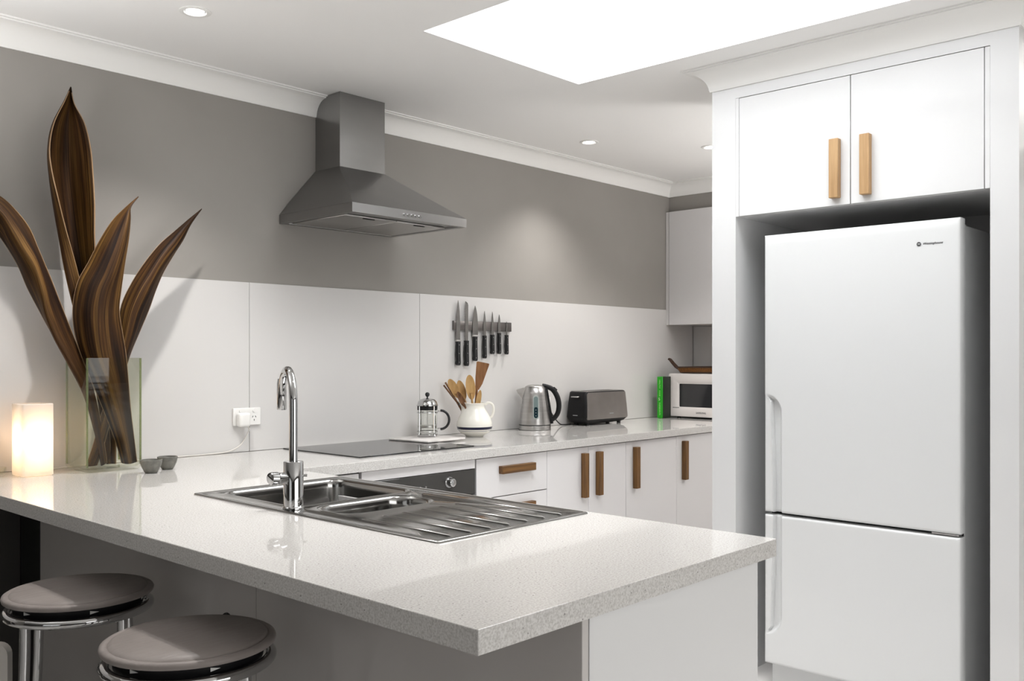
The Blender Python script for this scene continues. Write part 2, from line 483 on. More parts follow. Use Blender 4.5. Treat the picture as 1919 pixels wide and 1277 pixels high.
# cornice
def cove():
    pts = [(0.0, 2.403), (0.007, 2.403), (0.009, 2.409)]
    cx, cz, r = 0.082, 2.402, 0.073
    for i in range(0, 11):
        a = PI - (PI / 2) * (0.06 + 0.94 * i / 10)
        pts.append((cx + r * math.cos(a), cz + (r + 0.004) * math.sin(a)))
    pts += [(0.082, 2.484), (0.094, 2.484), (0.094, CZ), (0.0, CZ)]
    return pts
COVE = cove()
def cornice(n, path, side):
    """path: 2D points; side +1 offsets to the left of travel"""
    bm = NB(); loops = []
    P = [Vector(p) for p in path]
    for i, p in enumerate(P):
        ns = []
        for a, b in ((i - 1, i), (i, i + 1)):
            if a < 0 or b >= len(P): continue
            d = (P[b] - P[a]).normalized(); ns.append(Vector((-d.y, d.x)) * side)
        m = sum(ns, Vector((0, 0))); m.normalize(); m /= m.dot(ns[0])
        loops.append([(p.x + m.x * d, p.y + m.y * d, z) for d, z in COVE])
    loft(bm, loops, True, True)
    return struct(finish('trim_%d' % n, bm, M_trim, smooth=25))
cornice(1, [(-3.0, YW), (5.446, YW), (5.446, 0.3)], -1)
FX = 3.396
cornice(2, [(4.05, 2.007), (FX, 2.007), (FX, 0.855), (5.4, 0.855)], -1)

# splashback panels on the back wall and the right wall
for x0, x1 in ((-0.75, 2.177), (2.177, 3.153), (3.153, 5.74)):
    bm = NB(); box(bm, x0 + .001, x1 - .001, YW - 0.006, YW - 0.0005, 0.901, 1.628, 0.0008, 1)
    finish('splashback_panel', bm, M_splash, wall_back)
bm = NB(); box(bm, XR - 0.006, XR - 0.0005, 1.0, 3.547, 0.901, 1.52, 0.0008, 1)
finish('splashback_panel', bm, M_splash, wall_right)

# ------------------------------------------------------------------ peninsula and worktop
YF = 2.874
bm = NB()
outer = [(0.989, 0.982), (1.940, 0.982), (1.940, YF), (5.744, YF), (5.744, 3.5485), (0.989, 3.5485)]
hole = rrect(1.40, 1.90, 1.515, 2.545, 0.02, 4)
flat_with_holes(bm, outer, [hole], 0.9)
r = bmesh.ops.extrude_face_region(bm, geom=bm.faces[:])
bmesh.ops.translate(bm, verts=[v for v in r['geom'] if isinstance(v, bmesh.types.BMVert)], vec=(0, 0, -0.039))
bmesh.ops.recalc_face_normals(bm, faces=bm.faces[:])
es = [e for e in bm.edges if len(e.link_faces) == 2 and e.calc_face_angle() > 1.0 and max(v.co.z for v in e.verts) > 0.89
      and not all(1.39 < v.co.x < 1.91 and 1.5 < v.co.y < 2.56 for v in e.verts)]
bmesh.ops.bevel(bm, geom=es, offset=0.0018, segments=2, affect='EDGES', profile=0.5)
wt = finish('stone_worktop', bm, M_quartz, smooth=12)
tag(wt, 'white speckled stone worktop covering the peninsula and the bench along the back wall', 'worktop')

pen = thing('peninsula_cabinet', 'peninsula base with grey gloss back panels and white end panel under the stone worktop', 'cabinet', (1.55, 2.2, 0))
for y0, y1 in ((0.990, 2.008), (2.008, 3.363)):
    bm = NB(); box(bm, 1.250, 1.268, y0 + .001, y1 - .001, 0.0, 0.860, 0.001, 1); finish('back_panel', bm, M_panel, pen)
bm = NB(); box(bm, 1.252, 1.268, 3.366, YW - 0.008, 0.0, 0.860); finish('filler_panel', bm, M_dark, pen)  # near-black strip paints the shaded recess at the wall end
bm = NB(); box(bm, 1.2695, 1.868, 0.990, 1.008, 0.0, 0.860, 0.001, 1); finish('end_panel', bm, M_white, pen)
for y0, y1 in ((1.01, 1.49), (1.492, 2.14), (2.142, 2.79)):
    bm = NB(); box(bm, 1.85, 1.868, y0 + .001, y1 - .001, 0.12, 0.855, 0.001, 1); finish('door', bm, M_ivory, pen)
bm = NB(); box(bm, 1.29, 1.80, 1.02, 3.5, 0.0, 0.10); finish('plinth', bm, M_dark, pen)

# ------------------------------------------------------------------ sink
sink = thing('kitchen_sink', 'stainless steel sink with two bowls and ribbed drainer set in the peninsula', 'sink', (1.65, 2.03, 0.9))
bm = NB()
X0, X1, Y0, Y1 = 1.383, 1.917, 1.497, 2.563
n = 6
B1 = (1.445, 1.862, 2.125, 2.505); B2 = (1.462, 1.775, 1.915, 2.075)
def rr3(b, off, z, r): return [(p[0], p[1], z) for p in rrect(b[0] - off, b[1] + off, b[2] - off, b[3] + off, max(r + off, 0.004), n)]
O = (X0, X1, Y0, Y1)
loft(bm, [rr3(O, 0, 0.9002, 0.008), rr3(O, -0.001, 0.9035, 0.008), rr3(O, -0.004, 0.9048, 0.008), rr3(O, -0.009, 0.9048, 0.008), rr3(O, -0.013, 0.9028, 0.008)])
flat_with_holes(bm, [p[:2] for p in rr3(O, -0.013, 0, 0.008)], [[p[:2] for p in rr3(B1, 0.012, 0, 0.045)], [p[:2] for p in rr3(B2, 0.012, 0, 0.06)]], 0.9028)
for b, rad in ((B1, 0.045), (B2, 0.06)):
    dz = 0.165 if b is B1 else 0.12
    loops = [rr3(b, 0.012, 0.9028, rad), rr3(b, 0.009, 0.9052, rad), rr3(b, 0.005, 0.9058, rad), rr3(b, 0.001, 0.904, rad), rr3(b, -0.002, 0.896, rad), rr3(b, -0.004, 0.88, rad),
             rr3(b, -0.010, 0.9 - dz + 0.03, rad), rr3(b, -0.018, 0.9 - dz + 0.008, rad), rr3(b, -0.035, 0.9 - dz, rad)]
    loft(bm, loops, cap1=True)
bmesh.ops.remove_doubles(bm, verts=bm.verts[:], dist=0.00005)
finish('basin_body', bm, M_sink, sink, smooth=50)
for x, y0, y1 in ((1.455, 1.85, 1.53), (1.52, 1.855, 1.53), (1.585, 1.855, 1.53), (1.65, 1.855, 1.53), (1.715, 1.855, 1.53), (1.780, 1.86, 1.53), (1.845, 2.07, 1.53)):
    bm = NB()
    vs = tube(bm, [(x, y0, 0.9022), (x, y0 - .012, 0.9022), (x, (y0 + y1) / 2, 0.9022), (x, y1 + .012, 0.9022), (x, y1, 0.9022)], [0.0008, 0.0046, 0.0046, 0.0046, 0.0008], 12)
    bmesh.ops.transform(bm, matrix=Matrix.Translation((0, 0, 0.9022)) @ Matrix.Diagonal((1, 1, 0.95, 1)) @ Matrix.Translation((0, 0, -0.9022)), verts=vs)
    finish('drainer_rib', bm, M_sink, sink)
for cx, cy, cz in ((1.655, 2.31, 0.9 - .165), (1.62, 1.995, 0.9 - .12)):
    bm = NB(); lathe(bm, [(0.04, 0.0005), (0.04, 0.002), (0.03, 0.003), (0.026, 0.001), (0, 0.001)], cx, cy, cz, 28); finish('waste', bm, M_chrome, sink)

# ------------------------------------------------------------------ mixer tap
tx, ty = 1.432, 2.118
tap = thing('mixer_tap', 'tall chrome gooseneck mixer tap standing beside the sink bowls', 'tap', (tx, ty, 0.9032))
bm = NB(); lathe(bm, [(0, 0), (0.0285, 0), (0.0285, 0.004), (0.0265, 0.006), (0.0265, 0.124), (0.025, 0.126), (0, 0.126)], tx, ty, 0.9032, 40)
finish('tap_body', bm, M_chrome, tap)
dv = Vector((math.cos(math.radians(66.5)), math.sin(math.radians(66.5)), 0))
pts = [Vector((tx, ty, 1.02)), Vector((tx, ty, 1.10)), Vector((tx, ty, 1.183))]
for i in range(1, 17):
    a = PI - PI * i / 16
    pts.append(Vector((tx, ty, 1.183)) + dv * (0.089 + 0.089 * math.cos(a)) + Vector((0, 0, 0.089 * math.sin(a))))
pts.append(pts[-1] + Vector((0, 0, -0.012)))
bm = NB(); tube(bm, pts, 0.0112, 20); finish('spout', bm, M_chrome, tap)
e = pts[-1]
bm = NB(); lathe(bm, [(0, 0.075), (0.0112, 0.075), (0.0132, 0.062), (0.0132, -0.012), (0.012, -0.014), (0.0115, -0.010), (0, -0.010)], e.x, e.y, e.z, 24); finish('aerator', bm, M_chrome, tap)
bm = NB(); tube(bm, [(tx - 0.020, ty + 0.002, 0.986), (tx - 0.044, ty + 0.004, 0.987)], 0.0150, 24); finish('valve_housing', bm, M_chrome, tap)
bm = NB(); tube(bm, [(tx - 0.0445, ty + 0.004, 0.987), (tx - 0.047, ty + 0.004, 0.987), (tx - 0.048, ty + 0.004, 0.987), (tx - 0.066, ty + 0.006, 0.988), (tx - 0.0685, ty + 0.006, 0.988)], [0.013, 0.013, 0.0172, 0.0172, 0.015], 24)
finish('lever_knob', bm, M_chrome, tap)
bm = NB(); tube(bm, [(tx + 0.022, ty - 0.012, 0.990), (tx + 0.031, ty - 0.018, 0.990)], [0.003, 0.004], 10); finish('grub_screw', bm, M_chrome, tap)

# ------------------------------------------------------------------ base cabinets along the back wall
YC = 2.894
def door(bm, x0, x1, z0, z1, y=YC, th=0.018):
    box(bm, x0 + .0012, x1 - .0012, y, y + th, z0, z1, 0.0012, 1)
def base_cab(label, x0, x1, fronts, group=None):
    t = thing('base_cabinet', label, 'cabinet', ((x0 + x1) / 2, 3.2, 0), group)
    bm = NB()
    box(bm, x0 + .001, x0 + .017, YC + .019, 3.54, 0.10, 0.858); box(bm, x1 - .017, x1 - .001, YC + .019, 3.54, 0.10, 0.858)
    box(bm, x0 + .017, x1 - .017, YC + .019, 3.54, 0.10, 0.116)
    finish('carcass', bm, M_ivory, t)
    bm = NB(); box(bm, x0 + .001, x1 - .001, YC + .05, YC + .066, 0, 0.10); finish('plinth', bm, M_dark, t)
    for kind, a, b, z0, z1, h in fronts:
        bm = NB(); door(bm, a, b, z0, z1)
        d = finish(kind, bm, M_ivory, t)
        if h is not None:
            bm = NB()
            if kind == 'drawer':
                box(bm, h[0], h[1], YC - .028, YC - .001, h[2], h[3], 0.0015, 1); finish('handle', bm, M_oakh, d)
            else:
                box(bm, h, h + 0.034, YC - .028, YC - .001, 0.605, 0.826, 0.0015, 1); finish('handle', bm, M_oakd, d)
    return t
t = thing('corner_filler_cabinet', 'narrow white corner filler left of the oven under the worktop', 'cabinet', (2.1, 3.2, 0))
bm = NB(); box(bm, 1.87, 2.256, YC, YC + .018, 0.10, 0.853, 0.001, 1); finish('filler_panel', bm, M_ivory, t)
bm = NB(); box(bm, 1.95, 2.25, YC + .05, YC + .066, 0, 0.10); finish('plinth', bm, M_dark, t)

ov = thing('oven', 'built-in oven with dark glass front and steel knobs below the hob', 'oven', (2.58, 3.2, 0))
bm = NB(); box(bm, 2.27, 2.894, YC + .02, 3.5, 0.12, 0.80); finish('oven_body', bm, M_dark, ov)
bm = NB(); door(bm, 2.268, 2.896, 0.817, 0.857); finish('trim_strip', bm, M_ivory, ov)
bm = NB(); box(bm, 2.270, 2.894, YC - 0.002, YC + .018, 0.705, 0.815, 0.002, 1); finish('control_panel', bm, M_smoke, ov)
bm = NB(); box(bm, 2.270, 2.894, YC - 0.004, YC + .018, 0.12, 0.700, 0.003, 1); od = finish('oven_door', bm, M_smoke, ov)
bm = NB(); tube(bm, [(2.33, YC - .045, 0.655), (2.83, YC - .045, 0.655)], 0.009, 14)
for x in (2.36, 2.80): tube(bm, [(x, YC - .045, 0.655), (x, YC - .004, 0.655)], 0.006, 10)
finish('handle', bm, M_steel, od)
for x in (2.735, 2.40):
    bm = NB(); tube(bm, [(x, YC - .002, 0.772), (x, YC - .006, 0.772), (x, YC - .0065, 0.772), (x, YC - .030, 0.772), (x, YC - .032, 0.772)], [0.024, 0.024, 0.019, 0.017, 0.014], 24)
    finish('knob', bm, M_chrome, ov)
for x in (2.52, 2.545, 2.57, 2.60):
    bm = NB(); tube(bm, [(x, YC - .001, 0.765), (x, YC - .007, 0.765)], 0.004, 12); finish('button', bm, M_steel, ov)

base_cab('white drawer unit with one horizontal dark wood handle right of the oven', 2.902, 3.380,
         [('drawer', 2.902, 3.380, 0.677, 0.855, (3.045, 3.272, 0.779, 0.814)), ('drawer', 2.902, 3.380, 0.392, 0.673, (3.045, 3.272, 0.60, 0.635)), ('drawer', 2.902, 3.380, 0.105, 0.388, (3.045, 3.272, 0.32, 0.355))])
base_cab('white base cabinet with a pair of doors and two adjacent dark wood handles', 3.380, 4.021,
         [('door', 3.380, 3.7015, 0.105, 0.855, 3.640), ('door', 3.7015, 4.021, 0.105, 0.855, 3.758)])
base_cab('white single-door base cabinet between the double-door unit and the last cabinet', 4.021, 4.510,
         [('door', 4.021, 4.510, 0.105, 0.855, 4.083)])
base_cab('white single-door base cabinet furthest right, half hidden by the fridge housing', 4.510, 5.0,
         [('door', 4.510, 5.0, 0.105, 0.855, 4.562)])

# ------------------------------------------------------------------ hob, hood
hob = thing('induction_hob', 'flat black glass hob set in the bench below the range hood', 'hob', (2.655, 3.25, 0.9))
bm = NB(); box(bm, 2.329, 2.981, 2.985, 3.525, 0.9003, 0.9055, 0.0012, 1); finish('glass_plate', bm, M_hob, hob)

hood = thing('range_hood', 'stainless steel pyramid range hood with square chimney on the grey wall', 'range hood', (2.65, 3.3, 1.9))
cx0, cx1, cy0 = 2.522, 2.778, 3.371
hx0, hx1, hy0 = 2.329, 2.976, 3.031
bm = NB(); box(bm, cx0, cx1, cy0, YW - .001, 2.150, CZ - .001); finish('chimney', bm, M_hood, hood)
bm = NB()
def q(x0, x1, y0, z): return [(x0, y0, z), (x1, y0, z), (x1, YW - .001, z), (x0, YW - .001, z)]
loft(bm, [q(hx0, hx1, hy0, 1.936), q(hx0 + .05, hx1 - .082, hy0 + .085, 1.9985), q(cx0 - .03, cx1 + .03, cy0 - .045, 2.125), q(cx0 - .002, cx1 + .002, cy0 - .002, 2.156)], cap1=True)
finish('canopy', bm, M_hood, hood, smooth=20)
bm = NB()
loft(bm, [q(hx0, hx1, hy0, 1.9355), q(hx0, hx1, hy0, 1.897)])
loft(bm, [q(hx0, hx1, hy0, 1.897), [(hx0 + .025, hy0 + .025, 1.8975), (hx1 - .025, hy0 + .025, 1.8975), (hx1 - .025, YW - .025, 1.8975), (hx0 + .025, YW - .025, 1.8975)],
          [(hx0 + .028, hy0 + .028, 1.905), (hx1 - .028, hy0 + .028, 1.905), (hx1 - .028, YW - .028, 1.905), (hx0 + .028, YW - .028, 1.905)]], cap1=True)
finish('control_band', bm, M_hood, hood, smooth=20)
for x0, x1 in ((hx0 + .04, 2.645), (2.651, hx1 - .04)):
    bm = NB(); box(bm, x0, x1, hy0 + .10, YW - .04, 1.897, 1.9045, 0.002, 1); f = finish('grease_filter', bm, M_steel, hood)
    bm = NB(); box(bm, (x0 + x1) / 2 - .03, (x0 + x1) / 2 + .03, hy0 + .112, hy0 + .124, 1.894, 1.8968, 0.001, 1); finish('latch', bm, M_blackm, f)
for i in range(5):
    bm = NB(); x = 2.606 + .0215 * i
    tube(bm, [(x, hy0 + .001, 1.914), (x, hy0 - .006, 1.914)], 0.0065, 14); finish('button', bm, M_chrome, hood)

# ------------------------------------------------------------------ wall cabinet on the right wall
wc = thing('wall_cabinet', 'pale wall cabinet in the far corner above the microwave', 'cabinet', (5.57, 2.9, 1.52))
bm = NB(); box(bm, 5.42, XR - .007, 2.30, YW - .008, 1.525, 2.295, 0.001, 1); finish('carcass', bm, M_ivory, wc)
bm = NB(); box(bm, 5.402, 5.4195, 3.530, YW - .002, 1.523, 2.296, 0.001, 1); finish('filler_panel', bm, M_ivory, wc)
for y0, y1 in ((2.92, 3.527), (2.31, 2.917)):
    bm = NB(); box(bm, 5.400, 5.4195, y0, y1, 1.523, 2.296, 0.0015, 1); finish('door', bm, M_ivory, wc)

# ------------------------------------------------------------------ fridge housing
fh = thing('fridge_housing', 'tall white fridge housing with double doors above the fridge', 'cabinet', (3.72, 1.43, 0))
def part(name, m, *a, bev=0.001):
    bm = NB(); box(bm, *a, bev, 1); return finish(name, bm, m, fh)
part('side_panel', M_white, FX, 4.05, 1.8985, 2.007, 0, 2.486, bev=0)
part('side_panel', M_white, FX, 4.05, 0.855, 0.9435, 0, 2.486, bev=0)
part('top_rail', M_white, FX, FX + .02, 0.9435, 1.8985, 2.3585, 2.486, bev=0)
part('filler_strip', M_white, FX, FX + .018, 1.8838, 1.8983, 1.877, 2.3575, bev=0.0005)
part('shelf', M_white, FX + .019, 4.03, 0.944, 1.898, 1.8765, 1.894)
part('back_board', M_ivory, 4.031, 4.049, 0.944, 1.898, 0, 2.486)
def updoor(y0, y1, hy):
    d = part('door', M_white, FX - .0005, FX + .018, y0, y1, 1.877, 2.356, bev=0.0012)
    bm = NB(); box(bm, FX - .029, FX - .001, hy, hy + .036, 1.903, 2.124, 0.0015, 1)
    finish('handle', bm, M_oak, d)
updoor(1.4245, 1.8825, 1.459); updoor(0.9625, 1.4215, 1.343)
part('filler_strip', M_white, FX, FX + .018, 0.9437, 0.9605, 1.877, 2.356)

# ------------------------------------------------------------------ fridge
fr = thing('fridge', 'white two-door fridge with freezer drawer below in the tall housing', 'fridge', (3.75, 1.41, 0))
fx, fy0, fy1 = 3.41, 1.043, 1.779
bm = NB(); box(bm, 3.47, 4.00, fy0 + .003, fy1 - .003, 0.02, 1.770, 0.004, 2); finish('fridge_body', bm, M_fridge, fr, smooth=12)
for y in (fy0 + .06, fy1 - .06):
    bm = NB(); box(bm, 3.475, 3.55, y - .04, y + .04, 1.7705, 1.781, 0.003, 2); finish('hinge_cover', bm, M_fridge, fr)
def fridge_door(z0, z1, g0, g1, up):
    """front skin as a height field; grip groove along the left edge between g0 and g1"""
    ys = [fy0, fy0 + .002, fy0 + .005, fy0 + .009] + [fy0 + .03 + i * .0583 for i in range(11)]
    y = 1.672
    ys = [v for v in ys if v < 1.67]
    while y < fy1 - .001: ys.append(y); y += 0.0022
    ys += [fy1 - .001, fy1]
    zs = []
    z = z0
    while z < z1 - .0005:
        zs.append(z)
        near = min(abs(z - g0), abs(z - g1), 1)
        z += 0.003 if (z - z0 < .012 or z1 - z < .014) else (0.005 if near < .08 else 0.03)
    zs += [z1]
    def sm(e0, e1, v):
        v = min(max((v - e0) / (e1 - e0), 0), 1); return v * v * (3 - 2 * v)
    def dep(y, z):
        e = min(y - fy0, fy1 - y, z - z0, z1 - z)
        d = 0.006 * (1 - min(e / .009, 1)) ** 2.2
        # groove: fold line leaves the door edge at the closed end, scoop widens in a quarter ellipse
        ze = (z - (g1 if up else g0)) * (-1 if up else 1)
        if ze > 0:
            t_ = min(ze / .075, 1)
            yr_ = 1.703 + .074 * (1 - math.sqrt(max(0.0, 1 - (1 - t_) ** 2)))
            yl = 1.741 + .038 * (1 - min(ze / .032, 1)) ** 1.3 + .010 * (1 - sm(.03, .35, ze)) * min(ze / .03, 1)
            yr_ = min(yr_, yl - .004)
            right = sm(yr_, yr_ + .018, y)
            left = 1 - sm(yl - .0025, yl + .0005, y)
            d += 0.024 * right * left * sm(0, .03, ze)
            # grip strip is slightly set back
            d += 0.0022 * sm(yl + .0005, yl + .004, y)
        return d
    bm = NB()
    grid = [[bm.verts.new((fx + dep(y, z), y, z)) for y in ys] for z in zs]
    back = [[None] * len(ys) for _ in zs]
    for i in range(len(zs) - 1):
        for j in range(len(ys) - 1):
            bm.faces.new((grid[i][j], grid[i + 1][j], grid[i + 1][j + 1], grid[i][j + 1]))
    # sides back to the body
    border = grid[0][:] + [r[-1] for r in grid[1:]] + grid[-1][-2::-1] + [r[0] for r in grid[-2:0:-1]]
    bk = [bm.verts.new((3.462, v.co.y, v.co.z)) for v in border]
    m = len(border)
    for i in range(m):
        bm.faces.new((border[i], border[(i + 1) % m], bk[(i + 1) % m], bk[i]))
    bm.faces.new(bk[::-1])
    return bm
upd = finish('fridge_door', fridge_door(0.692, 1.791, 0.692, 1.160, True), M_fridge, fr, smooth=50)
lod = finish('freezer_door', fridge_door(0.09, 0.680, 0.205, 0.680, False), M_fridge, fr, smooth=50)
bm = NB(); box(bm, 3.463, 3.4695, fy0 + .006, fy1 - .006, 0.10, 1.765); finish('door_gasket', bm, M_blackm, fr)
bm = NB(); box(bm, 3.424, 3.47, fy0 + .008, fy0 + .10, 0.6825, 0.6895, 0.001, 1); finish('middle_hinge', bm, M_steel, fr)
bm = NB(); box(bm, 3.46, 3.50, fy0 + .01, fy1 - .01, 0.0, 0.085); finish('kick_plate', bm, M_fridge, fr)
bm = NB(); tube(bm, [(fx - .0003, 1.181, 1.7085), (fx - .0016, 1.181, 1.7085)], 0.0075, 24); em = finish('emblem', bm, M_logo, upd)
text('W', 0.0095, (fx - .0018, 1.1855, 1.7052), (0, -1, 0), (0, 0, 1), M_fridge, upd, 'emblem_letter')
text('Westinghouse', 0.0118, (fx - .0003, 1.1685, 1.7050), (0, -1, 0), (0, 0, 1), M_logo, upd, 'logo_lettering', shear=0.35)

# ------------------------------------------------------------------ downlights
def downlight(x, y, label):
    t = thing('downlight', label, 'ceiling light', (x, y, CZ))
    bm = NB(); lathe(bm, [(0.052, 0.0), (0.052, -0.003), (0.047, -0.005), (0.037, -0.004), (0.034, 0.0), (0.031, 0.0)], x, y, CZ, 40)
    finish('bezel', bm, M_trim, t)
    bm = NB(); lathe(bm, [(0.031, -0.0005), (0.026, -0.0015), (0, -0.0018)], x, y, CZ, 32)
    finish('lens', bm, M_bulb, t)
    s = spot((x, y, CZ - .012), SPOT_R if x > 3 else SPOT_P)
    return t
downlight(1.603, 2.955, 'round recessed downlight upper left, nearest the grey wall left of the hood')
downlight(4.053, 3.165, 'round recessed downlight above the toaster near the back wall')
downlight(4.612, 2.735, 'round recessed downlight half hidden behind the fridge housing')
downlight(1.70, 1.60, 'round recessed downlight above the sink drainer, outside the view')

# ------------------------------------------------------------------ knife rack and knives
YS = YW - 0.006
rk = thing('magnetic_knife_rack', 'flat steel magnetic knife strip holding seven knives on the splashback', 'knife rack', (3.6, YS, 1.47))
bm = NB(); box(bm, 3.379, 3.824, YS - .015, YS - .0005, 1.4475, 1.4975, 0.002, 2); finish('strip', bm, M_rack, rk)
YK = YS - .0165
def knife(label, cx, wb, zt, zb, zh, wh, style='point', bolster=False):
    t = thing('kitchen_knife', label, 'knife', (cx, YK, zb), 'black-handled knives on the magnetic strip')
    x0, x1 = cx - wb / 2, cx + wb / 2
    if style == 'bread':
        poly = [(x0, zb), (x1, zb), (x1 + .001, zt - .02), (x1 - .006, zt - .006), (x0 + .003, zt), (x0 + .001, zt - .03)]
        n_ = 26
        left = [(x0 + (.0012 if i % 2 else -.0004), zb + .01 + (zt - .04 - zb) * i / n_) for i in range(n_)]
        poly = [(x1, zb), (x1 + .001, zt - .02), (x1 - .004, zt - .008), (x0 + .004, zt)] + left[::-1] + [(x0, zb)]
    else:
        k = 10
        L_ = zt - zb
        right = [(cx + wb / 2 * (1 - (i / k) ** 2.2) ** 0.8, zb + L_ * (0.25 + 0.75 * i / k)) for i in range(k)]
        left = [(cx - wb / 2 * (1 - (i / k) ** 1.8) ** 0.9, zb + L_ * (0.25 + 0.75 * i / k)) for i in range(k)]
        poly = [(x0, zb), (x1, zb)] + right + [(cx, zt)] + left[::-1]
    bm = NB(); prism(bm, poly, lambda p: (p[0], YK - .0012, p[1]), lambda p: (p[0], YK + .0012, p[1])); finish('blade', bm, M_blade, t, smooth=30)
    if bolster:
        bm = NB(); box(bm, x0, x1 + .001, YK - .007, YK + .007, zb - .009, zb, 0.002, 2); finish('bolster', bm, M_steel, t)
        zb2 = zb - .009
    else: zb2 = zb
    # handle: shaped outline with a rounded butt
    H_ = zb2 - zh; hw = wh / 2
    prof = [(-hw * .95, 0), (-hw * .75, .06), (-hw * .80, .3), (-hw * .9, .55), (-hw * .72, .8), (-hw * 1.0, .9), (-hw * .85, .97), (-hw * .4, 1.0),
            (hw * .5, 1.0), (hw * .85, .97), (hw * .95, .9), (hw * .85, .5), (hw * .8, .2), (hw * .85, 0)]
    poly = [(cx + a, zb2 - b * H_) for a, b in prof]
    bm = NB(); prism(bm, poly, lambda p: (p[0], YK - .0085, p[1]), lambda p: (p[0], YK + .0085, p[1]))
    bmesh.ops.recalc_face_normals(bm, faces=bm.faces[:])
    bmesh.ops.bevel(bm, geom=[e for e in bm.edges if abs(e.verts[0].co.y - e.verts[1].co.y) < 1e-5], offset=.003, segments=2, affect='EDGES')
    h = finish('handle', bm, M_black, t)
    for f in (.14, .5, .87):
        bm = NB(); z = zb2 - f * H_; tube(bm, [(cx, YK - .0088, z), (cx, YK - .0094, z)], [.0024, .002], 12); finish('rivet', bm, M_chrome, h)
knife('long slicing knife with bolster at the left end of the strip', 3.407, .030, 1.605, 1.396, 1.262, .032, bolster=True)
knife('serrated bread knife, second from the left on the strip', 3.469, .023, 1.602, 1.393, 1.258, .032, 'bread')
knife('wide chef knife with the broadest blade, third from the left on the strip', 3.534, .040, 1.581, 1.424, 1.284, .032, bolster=True)
knife('slim utility knife in the middle, right of the broad chef knife', 3.606, .021, 1.556, 1.422, 1.298, .028)
knife('narrow short-handled knife, third from the right end of the strip', 3.667, .019, 1.554, 1.428, 1.321, .028)
knife('small paring knife, second from the right end of the strip', 3.721, .020, 1.540, 1.438, 1.322, .027)
knife('smallest thin-bladed knife at the right end of the strip', 3.781, .011, 1.503, 1.428, 1.320, .026)

# ------------------------------------------------------------------ power outlet, plug, cable
out = thing('power_outlet', 'white double power outlet on the splashback left of the hob', 'power outlet', (2.158, YS, 1.05))
bm = NB(); box(bm, 2.094, 2.226, YS - .011, YS - .0005, 1.014, 1.089, 0.003, 2); finish('cover_plate', bm, M_plastic, out, smooth=20)
for x in (2.128, 2.192):
    bm = NB(); tube(bm, [(x, YS - .011, 1.077), (x, YS - .0145, 1.077)], .0075, 18); finish('switch', bm, M_plastic, out)
for dx, dz, rot in ((-.006, .008, .5), (.008, .008, -.5), (.001, -.006, 0)):
    bm = NB(); box(bm, -.0012, .0012, -.0006, .0006, -.0038, .0038, M=Matrix.Translation((2.192 + dx, YS - .0115, 1.042 + dz)) @ Matrix.Rotation(rot, 4, 'Y')); finish('socket_slot', bm, M_black, out)
pl = thing('plug_adaptor', 'bulky white plug adaptor in the left socket of the outlet', 'plug', (2.13, YS - .03, 1.04))
bm = NB(); box(bm, 2.104, 2.158, YS - .046, YS - .0115, 1.010, 1.070, 0.011, 4); finish('adaptor_body', bm, M_plastic, pl)
pts = catmull([(2.150, YS - .030, 1.012), (2.160, YS - .026, .998), (2.158, YS - .020, .985), (2.150, YS - .016, .965), (2.130, YS - .012, .935), (2.095, YS - .010, .915), (2.05, YS - .010, .9055), (1.95, YS - .008, .9035), (1.80, YS - .007, .9035), (1.6, YS - .012, .9035), (1.45, YS - .02, .9035), (1.31, YS - .06, .9035)], 8)
bm = NB(); tube(bm, pts, .0028, 8); tag(finish('lamp_cable', bm, M_wire), 'thin white cable running from the outlet along the splashback to the lamp', 'cable')

# ------------------------------------------------------------------ glowing lamp, tumbler
M = Matrix.Translation((1.186, 3.338, 0.9)) @ Matrix.Rotation(math.radians(1), 4, 'Z')
lamp = thing('table_lamp', 'glowing square frosted glass lamp in the left corner of the worktop', 'lamp', (1.236, 3.389, 0.9))
S, Hh, w = .101, .2475, .006
bm = NB()
loops = []
def sq(off, z): return [(p[0], p[1], z) for p in rrect(off, S - off, off, S - off, max(.006 - off * .4, .002), 3)]
loft(bm, [sq(.004, .0008), sq(0, .004), sq(0, Hh - .002), sq(.002, Hh), sq(w - .001, Hh), sq(w, Hh - .002), sq(w, .012)], cap0=True, cap1=True)
bmesh.ops.transform(bm, matrix=M, verts=bm.verts[:]); finish('glass_shade', bm, M_frost, lamp)
bm = NB(); lathe(bm, [(0, 0.085), (.012, .082), (.021, .066), (.022, .055), (.014, .040), (.012, .013), (0, .013)], S / 2, S / 2, 0.013, 20, M=None)
bmesh.ops.transform(bm, matrix=M, verts=bm.verts[:]); finish('bulb', bm, M_flame, lamp)
l = bpy.data.lights.new('lamp_light', 'POINT'); l.energy = 1.1; l.color = (1.0, .64, .36); l.shadow_soft_size = .03
lo = bpy.data.objects.new('lamp_light', l); C.objects.link(lo); lo.location = (1.236, 3.389, 1.035)
tg = thing('glass_dish', 'clear glass dish at the left edge of the worktop beside the lamp', 'dish', (1.10, 3.45, 0.9))
bm = NB(); lathe(bm, [(0, .0008), (.05, .0008), (.056, .006), (.058, .028), (.055, .028), (.052, .008), (0, .007)], 1.118, 3.468, .9, 36); finish('dish_bowl', bm, M_vase, tg)

